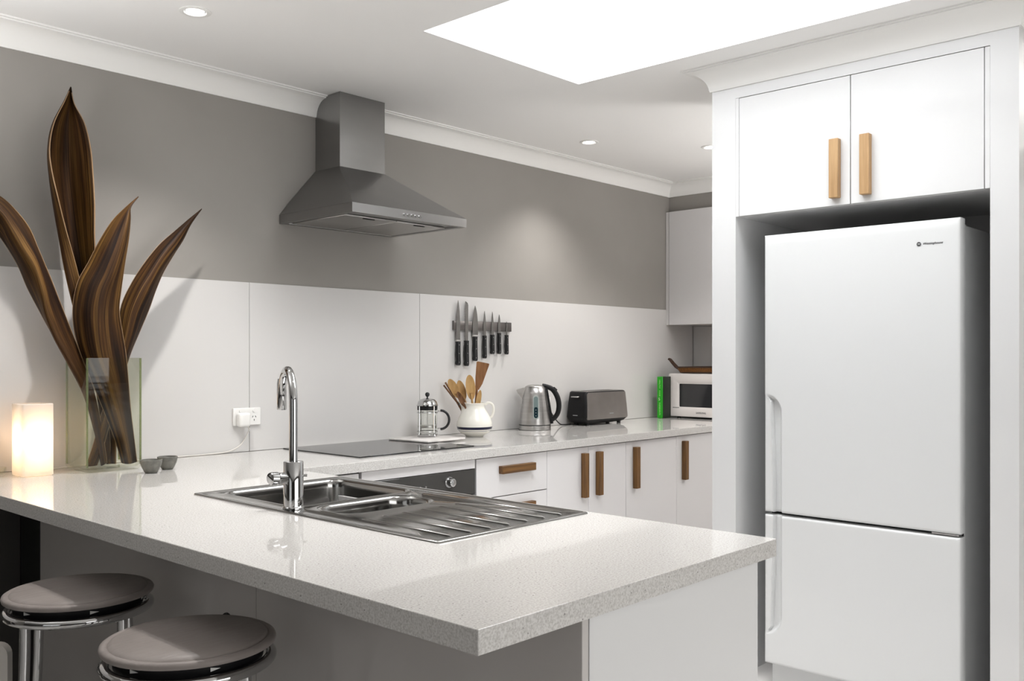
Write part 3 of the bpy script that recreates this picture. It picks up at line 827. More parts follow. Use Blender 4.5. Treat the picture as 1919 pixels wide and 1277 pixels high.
# ------------------------------------------------------------------ vase with dried palm leaves
vs_ = thing('glass_vase', 'tall square clear glass vase holding dried palm leaves', 'vase', (1.472, 3.383, .9))
M = Matrix.Translation((1.372, 3.283, .9)) @ Matrix.Rotation(math.radians(-2), 4, 'Z')
S, Hh, w = .201, .404, .006
bm = NB()
def sv(off, z, r=.010): return [(p[0], p[1], z) for p in rrect(off, S - off, off, S - off, max(r - off * .6, .003), 4)]
loft(bm, [sv(.016, .0008), sv(.006, .006), sv(0, .018), sv(0, Hh), sv(w, Hh), sv(w, .022), sv(.014, .012)], cap0=True, cap1=True)
bmesh.ops.transform(bm, matrix=M, verts=bm.verts[:]); finish('glass_wall', bm, M_vase, vs_)
for px_, py_ in ((.0065, .0065), (S - .0065, .0065), (.0065, S - .0065), (S - .0065, S - .0065)):
    bm = NB(); tube(bm, [(px_, py_, .02), (px_, py_, Hh - .001)], .0036, 8)
    bmesh.ops.transform(bm, matrix=M, verts=bm.verts[:]); finish('corner_edge', bm, M_edge, vs_)

LEAVES = {
    'A': [
        [(1.376,3.420,2.275), (1.376,3.420,2.275), (1.376,3.420,2.275), (1.376,3.420,2.275)],
        [(1.346,3.395,2.216), (1.354,3.420,2.219), (1.381,3.440,2.224), (1.384,3.410,2.215)],
        [(1.300,3.375,2.121), (1.314,3.420,2.126), (1.378,3.460,2.138), (1.415,3.400,2.150)],
        [(1.282,3.365,2.027), (1.300,3.420,2.031), (1.384,3.475,2.041), (1.432,3.390,2.065)],
        [(1.289,3.360,1.945), (1.305,3.420,1.936), (1.391,3.480,1.946), (1.439,3.385,1.970)],
        [(1.305,3.355,1.866), (1.318,3.420,1.834), (1.404,3.480,1.841), (1.443,3.380,1.854)],
        [(1.338,3.375,1.766), (1.334,3.415,1.722), (1.418,3.475,1.725), (1.441,3.375,1.738)],
        [(1.379,3.395,1.649), (1.354,3.410,1.600), (1.429,3.460,1.598), (1.453,3.390,1.625)],
        [(1.415,3.400,1.517), (1.381,3.400,1.468), (1.439,3.440,1.462), (1.472,3.400,1.500)],
        [(1.451,3.395,1.364), (1.415,3.390,1.325), (1.458,3.420,1.316), (1.492,3.400,1.345)],
        [(1.478,3.390,1.209), (1.451,3.385,1.181), (1.480,3.400,1.170), (1.513,3.395,1.189)],
        [(1.497,3.385,1.053), (1.473,3.380,1.025), (1.497,3.390,1.014), (1.512,3.365,1.034)],
        [(1.501,3.380,0.913), (1.483,3.370,0.907), (1.500,3.375,0.900), (1.511,3.360,0.910)],
    ],
    'B': [
        [(1.010,3.360,1.857), (1.010,3.360,1.857), (1.010,3.360,1.857), (1.010,3.360,1.857)],
        [(1.068,3.370,1.866), (1.051,3.340,1.829), (1.060,3.360,1.815), (1.079,3.380,1.793)],
        [(1.133,3.375,1.842), (1.112,3.330,1.791), (1.118,3.350,1.759), (1.130,3.385,1.713)],
        [(1.184,3.375,1.795), (1.151,3.325,1.733), (1.146,3.345,1.699), (1.160,3.385,1.667)],
        [(1.219,3.370,1.744), (1.183,3.320,1.673), (1.180,3.345,1.639), (1.189,3.385,1.615)],
        [(1.245,3.365,1.677), (1.217,3.315,1.613), (1.209,3.345,1.578), (1.218,3.385,1.544)],
        [(1.282,3.360,1.583), (1.239,3.310,1.533), (1.238,3.345,1.507), (1.256,3.385,1.469)],
        [(1.311,3.360,1.507), (1.253,3.310,1.461), (1.262,3.345,1.435), (1.290,3.385,1.405)],
        [(1.349,3.360,1.408), (1.284,3.310,1.376), (1.294,3.345,1.362), (1.322,3.380,1.344)],
        [(1.387,3.360,1.310), (1.323,3.310,1.303), (1.328,3.340,1.295), (1.349,3.375,1.284)],
        [(1.425,3.360,1.211), (1.386,3.320,1.184), (1.386,3.340,1.178), (1.403,3.370,1.169)],
        [(1.459,3.360,1.056), (1.427,3.330,1.037), (1.430,3.345,1.032), (1.444,3.370,1.026)],
        [(1.478,3.360,0.924), (1.452,3.335,0.919), (1.452,3.345,0.916), (1.463,3.360,0.910)],
    ],
    'C': [
        [(1.593,3.355,1.901), (1.593,3.355,1.901), (1.593,3.355,1.901), (1.593,3.355,1.901)],
        [(1.550,3.345,1.863), (1.549,3.330,1.855), (1.551,3.330,1.852), (1.560,3.345,1.858)],
        [(1.499,3.355,1.804), (1.513,3.325,1.793), (1.530,3.310,1.789), (1.556,3.340,1.814)],
        [(1.457,3.365,1.729), (1.468,3.315,1.703), (1.502,3.300,1.689), (1.550,3.340,1.745)],
        [(1.418,3.370,1.646), (1.432,3.315,1.619), (1.473,3.295,1.607), (1.536,3.340,1.656)],
        [(1.380,3.370,1.571), (1.402,3.315,1.551), (1.446,3.295,1.537), (1.522,3.340,1.558)],
        [(1.364,3.370,1.485), (1.387,3.315,1.471), (1.435,3.295,1.461), (1.514,3.340,1.477)],
        [(1.367,3.365,1.400), (1.393,3.315,1.385), (1.438,3.295,1.378), (1.526,3.340,1.394)],
        [(1.385,3.360,1.325), (1.409,3.315,1.310), (1.452,3.300,1.302), (1.538,3.340,1.322)],
        [(1.415,3.355,1.240), (1.442,3.320,1.230), (1.477,3.305,1.224), (1.546,3.340,1.238)],
        [(1.460,3.350,1.124), (1.478,3.325,1.118), (1.509,3.315,1.114), (1.556,3.340,1.120)],
        [(1.503,3.345,1.006), (1.513,3.325,1.001), (1.533,3.317,1.000), (1.569,3.338,1.002)],
        [(1.525,3.342,0.922), (1.535,3.330,0.914), (1.551,3.325,0.913), (1.579,3.338,0.921)],
    ],
    'D': [
        [(1.872,3.400,1.893), (1.872,3.400,1.893), (1.872,3.400,1.893), (1.872,3.400,1.893)],
        [(1.818,3.395,1.848), (1.800,3.375,1.824), (1.807,3.380,1.817), (1.824,3.395,1.828)],
        [(1.762,3.395,1.797), (1.740,3.360,1.759), (1.755,3.365,1.740), (1.788,3.390,1.762)],
        [(1.698,3.395,1.738), (1.683,3.350,1.692), (1.703,3.355,1.674), (1.749,3.390,1.701)],
        [(1.639,3.395,1.664), (1.635,3.345,1.620), (1.660,3.350,1.606), (1.708,3.390,1.632)],
        [(1.589,3.395,1.585), (1.592,3.340,1.552), (1.627,3.345,1.540), (1.674,3.385,1.559)],
        [(1.547,3.390,1.499), (1.560,3.340,1.478), (1.594,3.345,1.468), (1.648,3.385,1.487)],
        [(1.532,3.385,1.404), (1.540,3.340,1.394), (1.570,3.345,1.389), (1.611,3.380,1.406)],
        [(1.522,3.380,1.310), (1.522,3.345,1.302), (1.544,3.350,1.298), (1.570,3.375,1.314)],
        [(1.498,3.375,1.199), (1.499,3.350,1.190), (1.514,3.352,1.186), (1.534,3.370,1.200)],
        [(1.463,3.370,1.094), (1.466,3.350,1.087), (1.481,3.352,1.083), (1.498,3.365,1.093)],
        [(1.431,3.365,0.985), (1.434,3.350,0.980), (1.447,3.350,0.975), (1.466,3.362,0.983)],
        [(1.405,3.362,0.915), (1.409,3.350,0.910), (1.422,3.350,0.907), (1.442,3.360,0.910)],
    ],

}
def leaf(key, label):
    rows = LEAVES[key]
    base = Vector(rows[-1][1])
    t = thing('dried_palm_leaf', label, 'dried leaf', base, 'dried palm leaves in the vase')
    rows = [[(p[0], p[1], max(p[2], .918)) for p in r] for r in rows]
    cols = [catmull([r[c] for r in rows], 7) for c in range(4)]
    n = len(cols[0]); m = 14
    bm = NB(); uvl = bm.loops.layers.uv.new('UVMap')
    grid = []
    for i in range(n):
        row = catmull([cols[c][i] for c in range(4)], 5)
        grid.append([bm.verts.new(p) for p in row])
    m = len(grid[0])
    for i in range(n - 1):
        for j in range(m - 1):
            try: f = bm.faces.new((grid[i][j], grid[i][j + 1], grid[i + 1][j + 1], grid[i + 1][j]))
            except ValueError: continue
            for lp, (a, b) in zip(f.loops, ((i, j), (i, j + 1), (i + 1, j + 1), (i + 1, j))):
                lp[uvl].uv = (b / (m - 1) + ord(key) * 1.7, a / (n - 1) * 1.2 + ord(key))
    rim0 = [grid[i][0].co.copy() for i in range(n)]; rim1 = [grid[i][-1].co.copy() for i in range(n)]
    o = finish('leaf_blade', bm, M_leaf, t, smooth=80)
    md = o.modifiers.new('thickness', 'SOLIDIFY'); md.thickness = .0035; md.offset = 0
    bm = NB()
    for rim in (rim0, rim1):
        tube(bm, rim[3:], [.0012 + .0012 * min(i / 20, 1) for i in range(len(rim) - 3)], 6)
    finish('leaf_rim', bm, M_leafrim, t)
leaf('A', 'tallest upright dried brown palm leaf reaching up the grey wall')
leaf('B', 'dried palm leaf arching left out of the vase past the frame edge')
leaf('C', 'broad dried palm leaf in front with its tip bent to the right')
leaf('D', 'dried palm leaf leaning furthest right out of the vase')

# ------------------------------------------------------------------ two stoneware bowls
def cup(x, y, r, h, label):
    t = thing('stoneware_bowl', label, 'bowl', (x, y, .9), 'small grey bowls on the worktop')
    bm = NB(); lathe(bm, [(0, .0008), (r * .52, .0008), (r * .60, h * .08), (r * .85, h * .48), (r * .98, h * .82), (r, h), (r * .93, h + .0006), (r * .90, h * .85), (r * .75, h * .4), (r * .45, h * .16), (0, h * .14)], x, y, .9, 40)
    finish('bowl_wall', bm, M_bowl, t)
cup(1.542, 3.150, .0375, .046, 'small grey stoneware bowl nearer the viewer, right of the vase')
cup(1.632, 3.208, .0355, .046, 'small grey stoneware bowl behind the other one, further right')

# ------------------------------------------------------------------ board with coffee press
Rv = Vector((math.sin(TH), -math.cos(TH), 0))     # sideways direction used to face spouts and handles
Fv = Vector((math.cos(TH), math.sin(TH), 0))
M = Matrix.Translation((3.035, 3.362, .9062)) @ Matrix.Rotation(math.radians(4), 4, 'Z')
bm = NB(); box(bm, -.132, .132, -.132, .132, .0, .009, .003, 2, M=M); tag(finish('serving_board', bm, M_marble), 'square white marble board overlapping the hob corner under the coffee press', 'board')
px_, py_, pz_ = 3.075, 3.405, .9155
fp = thing('coffee_press', 'small glass coffee press with chrome frame standing on the white board', 'coffee press', (px_, py_, pz_))
bm = NB(); lathe(bm, [(0, .014), (.046, .014), (.048, .018), (.048, .150), (.050, .152), (.0485, .153), (.0465, .150), (.0465, .019), (0, .016)], px_, py_, pz_, 40); finish('beaker', bm, M_glass, fp)
bm = NB()
for k in range(4):
    a = math.radians(45 + 90 * k) + TH; c, s = math.cos(a), math.sin(a)
    tube(bm, [(px_ + .0505 * c, py_ + .0505 * s, pz_ + .150), (px_ + .0505 * c, py_ + .0505 * s, pz_ + .022), (px_ + .054 * c, py_ + .054 * s, pz_ + .010), (px_ + .060 * c, py_ + .060 * s, pz_ + .002)], .0026, 8)
for z, w_ in ((.118, .004), (.026, .004)):
    tube(bm, [(px_ + .0505 * math.cos(2 * PI * k / 36), py_ + .0505 * math.sin(2 * PI * k / 36), pz_ + z) for k in range(36)], .0022, 8, closed=True)
lathe(bm, [(.0, .0095), (.050, .0095), (.0515, .012), (.050, .0135), (0, .0135)], px_, py_, pz_, 36)
finish('frame', bm, M_chrome, fp)
bm = NB(); lathe(bm, [(.0495, .131), (.0495, .150), (.047, .152), (.047, .131)], px_, py_, pz_, 36); finish('collar', bm, M_blackm, fp)
bm = NB(); lathe(bm, [(.053, .152), (.053, .156), (.050, .158), (.046, .172), (.035, .183), (.018, .188), (0, .189)], px_, py_, pz_, 40); ld = finish('lid', bm, M_chrome, fp)
bm = NB(); lathe(bm, [(0, .187), (.004, .187), (.004, .195), (.009, .199), (.0115, .206), (.010, .213), (.005, .217), (0, .218)], px_, py_, pz_, 24); finish('knob', bm, M_black, ld)
bm = NB(); tube(bm, [(px_, py_, pz_ + .19), (px_, py_, pz_ + .05)], .0016, 8); lathe(bm, [(0, .044), (.044, .044), (.0455, .050), (.044, .056), (0, .058)], px_, py_, pz_, 32); finish('plunger', bm, M_steel, fp)
P0 = Vector((px_, py_, pz_))
pts = [P0 + Rv * .050 + Vector((0, 0, .125)), P0 + Rv * .062 + Vector((0, 0, .125))]
bm = NB(); tube(bm, pts, .0035, 8); finish('handle_bracket', bm, M_chrome, fp)
bm = NB(); tube(bm, [P0 + Rv * .050 + Vector((0, 0, .040)), P0 + Rv * .062 + Vector((0, 0, .040))], .0035, 8); finish('handle_bracket', bm, M_chrome, fp)
pts = [P0 + Rv * (.064 + .043 * math.sin(PI * k / 14)) + Vector((0, 0, .0825 + .046 * math.cos(PI * k / 14))) for k in range(15)]
bm = NB(); tube(bm, pts, .0062, 12); finish('handle', bm, M_black, fp)

# ------------------------------------------------------------------ jug with utensils
jx, jy = 3.372, 3.375
J = Vector((jx, jy, .9))
jg = thing('ceramic_jug', 'round white ceramic jug with a dark blue band holding wooden utensils', 'jug', J)
prof = [(0, .004), (.038, .004), (.040, .0008), (.045, .0008), (.047, .006), (.072, .018), (.087, .034), (.0925, .052), (.091, .070), (.083, .095), (.069, .120), (.057, .138), (.052, .150), (.053, .160), (.057, .170), (.054, .1715), (.049, .160), (.048, .150), (.055, .132), (.078, .092), (.087, .060), (.078, .032), (.04, .014), (0, .012)]
bm = NB(); vs = lathe(bm, prof, jx, jy, .9, 64)
for v in vs:
    h = v.co.z - .9
    d = Vector((v.co.x - jx, v.co.y - jy, 0))
    if h > .12 and d.length > .02:
        f = max(0, (-Rv).dot(d.normalized()) - .72) / .28
        k = min((h - .12) / .05, 1)
        v.co += (-Rv) * .032 * f * f * k + Vector((0, 0, .010 * f * k))
finish('jug_body', bm, M_jug, jg, smooth=60)
hz = [(.053, .160), (.066, .171), (.082, .170), (.094, .158), (.098, .140), (.096, .122), (.090, .104), (.080, .094)]
bm = NB(); vs = tube(bm, catmull([J + Rv * a + Vector((0, 0, b)) for a, b in hz], 5), .0065, 12); finish('handle', bm, M_jug, jg)
bm = NB(); box(bm, -.003, .003, -.0005, .0005, -.006, .006, M=Matrix.Translation(J - Rv * .079 + Fv * -.014 + Vector((0, 0, .165))) @ Matrix.Rotation(.6, 4, 'Y')); finish('spout_mark', bm, M_logo, jg)

def up(a, d, z): return J + Rv * a + Fv * d + Vector((0, 0, z))
GU = 'wooden utensils in the jug'
def spoon(label, base, top, bw, bl, m, thick=.006):
    """handle from base to neck, oval bowl at the top; widths in metres"""
    A, B = Vector(base), Vector(top); d = (B - A).normalized()
    t = thing('wooden_spoon', label, 'spoon', A, GU)
    neck = B - d * bl
    bm = NB(); tube(bm, [A, A.lerp(neck, .5), neck, neck + d * bl * .25], [.0045, .005, .0055, .007], 10); finish('spoon_handle', bm, m, t)
    nrm = (-Fv - d * (-Fv).dot(d)).normalized(); sd = d.cross(nrm).normalized()
    c = B - d * bl / 2
    bm = NB(); r = bmesh.ops.create_uvsphere(bm, u_segments=20, v_segments=14, radius=1)
    Mx = Matrix(((sd.x * bw / 2, nrm.x * thick, d.x * bl / 2 * 1.05, c.x), (sd.y * bw / 2, nrm.y * thick, d.y * bl / 2 * 1.05, c.y), (sd.z * bw / 2, nrm.z * thick, d.z * bl / 2 * 1.05, c.z), (0, 0, 0, 1)))
    for v in bm.verts:  # hollow the front
        if v.co.y > 0: v.co.y = -0.35 * (1 - v.co.x ** 2 - v.co.z ** 2) + .15
    bmesh.ops.transform(bm, matrix=Mx, verts=bm.verts[:]); finish('spoon_bowl', bm, m, t)
spoon('wooden spoon with the tallest oval bowl, in the middle of the jug', up(.004, -.010, .03), up(-.026, -.016, .312), .050, .122, M_spoon)
spoon('wooden spoon with a broad round bowl leaning left out of the jug', up(.012, .004, .03), up(-.130, .006, .290), .046, .105, M_spoon)
spoon('pale wooden spoon standing behind between the two larger spoons', up(-.004, .022, .03), up(-.082, .030, .283), .042, .100, M_spoon)
spoon('short darker wooden spoon low at the front left of the jug', up(.016, -.026, .03), up(-.085, -.034, .228), .028, .085, M_stick)
spoon('narrow pale wooden spoon at the right side of the jug', up(-.008, -.012, .03), up(.030, -.018, .235), .026, .100, M_spoon)
def sp_face(label):
    A = up(.0, .012, .03); t = thing('wooden_spatula', label, 'spatula', A, GU)
    n0 = up(.012, .014, .245)
    bm = NB(); tube(bm, [A, up(.006, .013, .17), n0], [.005, .0055, .006], 10); finish('spatula_handle', bm, M_spoond, t)
    quad = [(.004, .238), (.022, .238), (.040, .268), (.075, .366), (.074, .372), (.016, .384), (.010, .380), (.004, .300)]
    bm = NB(); prism(bm, quad, lambda p: up(p[0], .010, p[1]), lambda p: up(p[0], .015, p[1])); finish('spatula_blade', bm, M_spoond, t, smooth=20)
sp_face('brown wooden spatula with a square flared end, highest in the jug')
def tongs():
    A = up(-.012, -.004, .05); t = thing('wooden_tongs', 'thin dark wooden tongs leaning furthest left out of the jug', 'tongs', A, GU)
    for k, (a, z) in enumerate(((-.158, .262), (-.150, .276))):
        bm = NB(); tube(bm, [up(-.020 + .006 * k, -.004 + .02 * k, .05), up(-.09, -.003 + .012 * k, .175), up(a, .0 + .008 * k, z)], [.004, .0045, .0045], 8); finish('tong_arm', bm, M_stick, t)
tongs()

# ------------------------------------------------------------------ kettle
K = Vector((3.905, 3.432, .9))
kt = thing('electric_kettle', 'brushed steel electric kettle with black handle on the bench', 'kettle', K)
bm = NB(); lathe(bm, [(0, .0008), (.088, .0008), (.090, .003), (.089, .006), (.089, .024), (.088, .026), (0, .026)], K.x, K.y, .9, 48); kb = finish('power_base', bm, M_steel, kt)
bm = NB(); lathe(bm, [(0, .0264), (.0895, .0264), (.0895, .0300), (0, .0300)], K.x, K.y, .9, 48); finish('black_ring', bm, M_black, kt)
bm = NB(); lathe(bm, [(0, .0304), (.086, .0304), (.0865, .036), (.082, .09), (.074, .15), (.066, .20), (.060, .232), (.057, .236), (0, .236)], K.x, K.y, .9, 64); body = finish('kettle_body', bm, M_steel, kt)
bm = NB(); lathe(bm, [(.056, .2364), (.053, .242), (.040, .249), (.02, .252), (0, .2525)], K.x, K.y, .9, 40); finish('lid', bm, M_steel, kt)
bm = NB()
tri = lambda s, z, w_: K - Rv * s + Vector((0, 0, z)) + Fv * w_
vsA = [tri(.052, .232, -.030), tri(.100, .225, 0), tri(.052, .232, .030), tri(.060, .165, 0)]
loft(bm, [[tri(.050, .236, -.034), tri(.050, .236, .034), tri(.062, .150, .0)], [tri(.076, .231, -.020), tri(.076, .231, .020), tri(.074, .175, 0)], [tri(.104, .222, -.004), tri(.104, .222, .004), tri(.098, .208, 0)]], True, True)
finish('spout', bm, M_steel, kt)
pts = catmull([K + Rv * a + Vector((0, 0, b)) for a, b in ((.040, .246), (.066, .240), (.098, .225), (.122, .190), (.134, .145), (.130, .100), (.112, .068), (.090, .052))], 6)
bm = NB(); vs = tube(bm, pts, [.012 + .003 * math.sin(PI * i / (len(pts) - 1)) for i in range(len(pts))], 14)
tube(bm, catmull([K + Rv * a + Vector((0, 0, b)) for a, b in ((.058, .238), (.068, .19), (.078, .13), (.088, .07), (.094, .034))], 4), .0105, 12)
finish('handle', bm, M_blackm, kt)
bm = NB(); box(bm, -.013, .013, -.009, .009, -.005, .008, .003, 2, M=Matrix.Translation(K + Rv * .112 + Vector((0, 0, .226))) @ Matrix.Rotation(TH - PI / 2, 4, 'Z') @ Matrix.Rotation(.75, 4, 'Y')); finish('switch', bm, M_black, kt)
def krad(h):
    pr = ((.036, .0865), (.09, .082), (.15, .074), (.20, .066), (.232, .060))
    for (h0, r0), (h1, r1) in zip(pr, pr[1:]):
        if h <= h1: return r0 + (r1 - r0) * (h - h0) / (h1 - h0)
    return .06
def kgauge(name, m, z0, z1, w_, dep):
    bm = NB(); pl_ = []
    z0r, z1r = z0 + w_, z1 - w_
    for k in range(13): a = PI * k / 12; pl_.append((w_ * math.cos(a), z1r + w_ * math.sin(a)))
    for k in range(13): a = PI + PI * k / 12; pl_.append((w_ * math.cos(a), z0r + w_ * math.sin(a)))
    def at(p, o):
        h = p[1]; rad = krad(h)
        return K - Fv * (rad + o) + Rv * (p[0] + .004) + Vector((0, 0, h))
    prism(bm, pl_, lambda p: at(p, -.004), lambda p: at(p, dep)); return finish(name, bm, m, body, smooth=30)
kgauge('gauge_surround', M_gauge, .062, .195, .0165, .0006)
kgauge('gauge_window', M_kwin, .069, .188, .0118, .0014)
kgauge('gauge_lower', M_kwind, .070, .130, .0105, .0020)
for z in (.082, .098, .114):
    bm = NB(); c = K - Fv * (krad(z) + .0020) + Rv * .004 + Vector((0, 0, z)); tube(bm, [c, c - Fv * .0008], .0022, 10); finish('gauge_mark', bm, M_ltext, body)

# plug behind the kettle, cord to the toaster
pg = thing('black_power_plug', 'black power plug seen through the kettle handle', 'plug', (4.105, YS - .03, 1.03))
bm = NB(); lathe(bm, [(0, 0), (.018, .0), (.020, .006), (.020, .03), (.014, .036), (0, .037)], 0, 0, 0, 20, M=Matrix.Translation((4.105, YS - .012, 1.035)) @ Matrix.Rotation(PI / 2, 4, 'X')); finish('plug_body', bm, M_black, pg)
bm = NB(); box(bm, 4.045, 4.165, YS - .011, YS - .0005, .998, 1.072, .003, 2); tag(finish('wall_socket', bm, M_plastic), 'white wall socket plate behind the kettle handle', 'power outlet')
bm = NB(); tube(bm, catmull([(4.108, YS - .040, 1.02), (4.12, YS - .045, .995), (4.16, YS - .045, .95), (4.21, YS - .045, .912), (4.26, YS - .04, .9045), (4.32, YS - .035, .9042)], 6), .0038, 8); tag(finish('toaster_cable', bm, M_black), 'black cord dropping from the plug to the bench behind the toaster', 'cable')

# ------------------------------------------------------------------ toaster
to = thing('toaster', 'long-slot toaster with brushed steel front and black ends', 'toaster', (4.50, 3.455, .9))
x0, x1, y0, y1, zt = 4.292, 4.722, 3.375, 3.530, 1.100
def tl(ix, iy, z, r=.02): return [(p[0], p[1], z) for p in rrect(x0 + ix, x1 - ix, y0 + iy, y1 - iy, r, 5)]
bm = NB(); loft(bm, [tl(.045, .03, .910), tl(.022, .016, .918), tl(.004, .004, .935), tl(0, .0, .95), tl(.006, .004, 1.02), tl(.016, .010, zt - .006), tl(.019, .013, zt - .001), tl(.024, .018, zt)], True, True)
finish('casing', bm, M_blackm, to, smooth=50)
bm = NB()
def fy(z): return y0 + .001 + (z - .95) / .15 * .0105
poly = [(x0 + .018, .935), (x1 - .022, .935), (x1 - .016, .945), (x1 - .028, 1.090), (x1 - .032, 1.095), (x0 + .034, 1.095), (x0 + .024, 1.086), (x0 + .012, .945)]
prism(bm, poly, lambda p: (p[0], fy(max(p[1], .95)) - .0035, p[1]), lambda p: (p[0], fy(max(p[1], .95)) + .006, p[1])); finish('steel_panel', bm, M_tsteel, to, smooth=20)
bm = NB(); box(bm, x0 + .03, x1 - .03, y0 + .020, y1 - .020, zt - .0005, zt + .003, .001, 1); tp = finish('top_plate', bm, M_tsteel, to)
bm = NB(); box(bm, x0 + .07, x1 - .09, 3.435, 3.468, zt + .0031, zt + .0040); finish('slot', bm, M_dark, tp)
bm = NB(); box(bm, x0 - .014, x0 + .010, 3.425, 3.478, 1.066, 1.073, .002, 1); finish('lever', bm, M_steel, to)
bm = NB(); box(bm, x0 - .0016, x0 + .004, 3.438, 3.472, .958, .962, .0005, 1); finish('browning_mark', bm, M_ltext, to)
bm = NB(); box(bm, 4.52, 4.56, fy(.97) - .0048, fy(.97) - .0036, .963, .969, .0004, 1); finish('badge', bm, M_ltext, to)
for x in (x0 + .06, x1 - .06):
    for y in (y0 + .035, y1 - .035):
        bm = NB(); lathe(bm, [(0, .0006), (.012, .0006), (.013, .012), (0, .012)], x, y, .9, 16); finish('foot', bm, M_black, to)

# ------------------------------------------------------------------ green book and microwave
bk = thing('green_book', 'bright green upright book between the toaster and the microwave', 'book', (5.26, 3.49, .9))
b0, b1 = 3.428, 3.470
bm = NB(); box(bm, 5.172, 5.178, b0, b1, .9008, 1.175, .002, 1); box(bm, 5.178, 5.27, b1 - .003, b1, .9008, 1.175); sp = finish('cover', bm, M_green, bk)
bm = NB(); box(bm, 5.178, 5.27, b0, b0 + .003, .9008, 1.175); finish('front_board', bm, M_greend, bk)
bm = NB(); box(bm, 5.179, 5.262, b0 + .0035, b1 - .0035, .904, 1.171); finish('pages', bm, M_paper, bk)
# spine print: rows of letters reading down the spine
def spine(body, size, z, y): text(body, size, (5.1712, y, z), (0, 0, -1), (0, -1, 0), M_lime, sp, 'spine_lettering', ext=.0004)
spine('HEALTHY', .0135, 1.155, 3.4535); spine('COOK', .0135, 1.085, 3.4535)
text('5', .026, (5.1712, 3.459, 1.018), (0, -1, 0), (0, 0, 1), M_paper, sp, 'spine_number', ext=.0004)
spine('INGREDIENTS', .0135, 1.005, 3.4535)

mx0, my0, my1, mz0, mz1 = 5.28, 2.985, 3.452, .912, 1.195
mw = thing('microwave', 'white microwave oven in the corner beside the green book', 'microwave', (5.5, 3.2, .9))
bm = NB(); box(bm, mx0 + .022, 5.66, my0 + .004, my1 - .004, mz0, mz1 - .002, .004, 2); finish('casing', bm, M_blackm, mw)
bm = NB(); box(bm, mx0 + .030, 5.655, my0 + .002, my1 - .002, mz1 - .0015, mz1 + .001, .0006, 1); finish('top_cover', bm, M_mw, mw)
# front: frame around the window
wy0, wy1, wz0, wz1 = 3.10, 3.372, .975, 1.128
bm = NB()
def fl(x, off, r=.012): return [(x, p[0], p[1]) for p in rrect(my0 - off, my1 + off, mz0 - off, mz1 + off, r, 4)]
def wl(x, off, r=.006): return [(x, p[0], p[1]) for p in rrect(wy0 - off, wy1 + off, wz0 - off, wz1 + off, r, 4)]
loft(bm, [fl(mx0 + .0215, 0), fl(mx0 + .004, 0), fl(mx0 + .001, -.002), fl(mx0, -.006), wl(mx0, .012), wl(mx0 + .001, .010), wl(mx0 + .004, 0), wl(mx0 + .012, 0)])
fd = finish('door', bm, M_mw, mw, smooth=30)
bm = NB(); box(bm, mx0 + .010, mx0 + .014, wy0 - .002, wy1 + .002, wz0 - .002, wz1 + .002); finish('door_window', bm, M_mwwin, fd)
text('BIOCERAMIC', .0085, (mx0 - .0004, 3.418, .967), (0, -1, 0), (0, 0, 1), M_logo, fd, 'door_lettering', shear=.2)
text('SAMSUNG', .0165, (mx0 - .0004, 3.241, .934), (0, -1, 0), (0, 0, 1), M_logo, fd, 'logo_lettering')
for y in (my0 + .05, my1 - .05):
    for x in (mx0 + .05, 5.6):
        bm = NB(); lathe(bm, [(0, .0006), (.012, .0006), (.012, .0118), (0, .0118)], x, y, .9, 14); finish('foot', bm, M_black, mw)

tr = thing('woven_tray', 'dark woven cane tray with flared handle lying on the microwave', 'tray', (5.45, 3.2, 1.2))
bm = NB()
tx0, tx1, ty0, ty1 = 5.30, 5.62, 2.75, 3.375
def trl(off, z, r=.03): return [(p[0], p[1], z) for p in rrect(tx0 - off, tx1 + off, ty0 - off, ty1 + off, r + off, 5)]
loft(bm, [trl(0, 1.2005), trl(.010, 1.2025), trl(.026, 1.222), trl(.032, 1.236), trl(.028, 1.236), trl(.021, 1.222), trl(.004, 1.206)], True, True)
finish('tray_wall', bm, M_wicker, tr, smooth=40)
for z, off in ((1.237, .030), (1.203, .010)):
    bm = NB(); pth = [(p[0], p[1], z) for p in rrect(tx0 - off, tx1 + off, ty0 - off, ty1 + off, .05, 5)]; tube(bm, pth, .0045, 8, closed=True); finish('rim_cord', bm, M_wickerd, tr)
for s_, yb in ((1, ty1 + .022), (-1, ty0 - .022)):
    bm = NB()
    loft(bm, [[(5.312 - w_, y_ - s_ * .004, z_ + .005), (5.312 + w_, y_ - s_ * .004, z_ + .005), (5.312 + w_, y_ + s_ * .004, z_ - .005), (5.312 - w_, y_ + s_ * .004, z_ - .005)]
              for y_, z_, w_ in ((yb - s_ * .02, 1.222, .016), (yb + s_ * .012, 1.238, .015), (yb + s_ * .038, 1.262, .013), (yb + s_ * .062, 1.288, .011), (yb + s_ * .074, 1.293, .008))], True, True)
    finish('handle', bm, M_wickerd, tr)

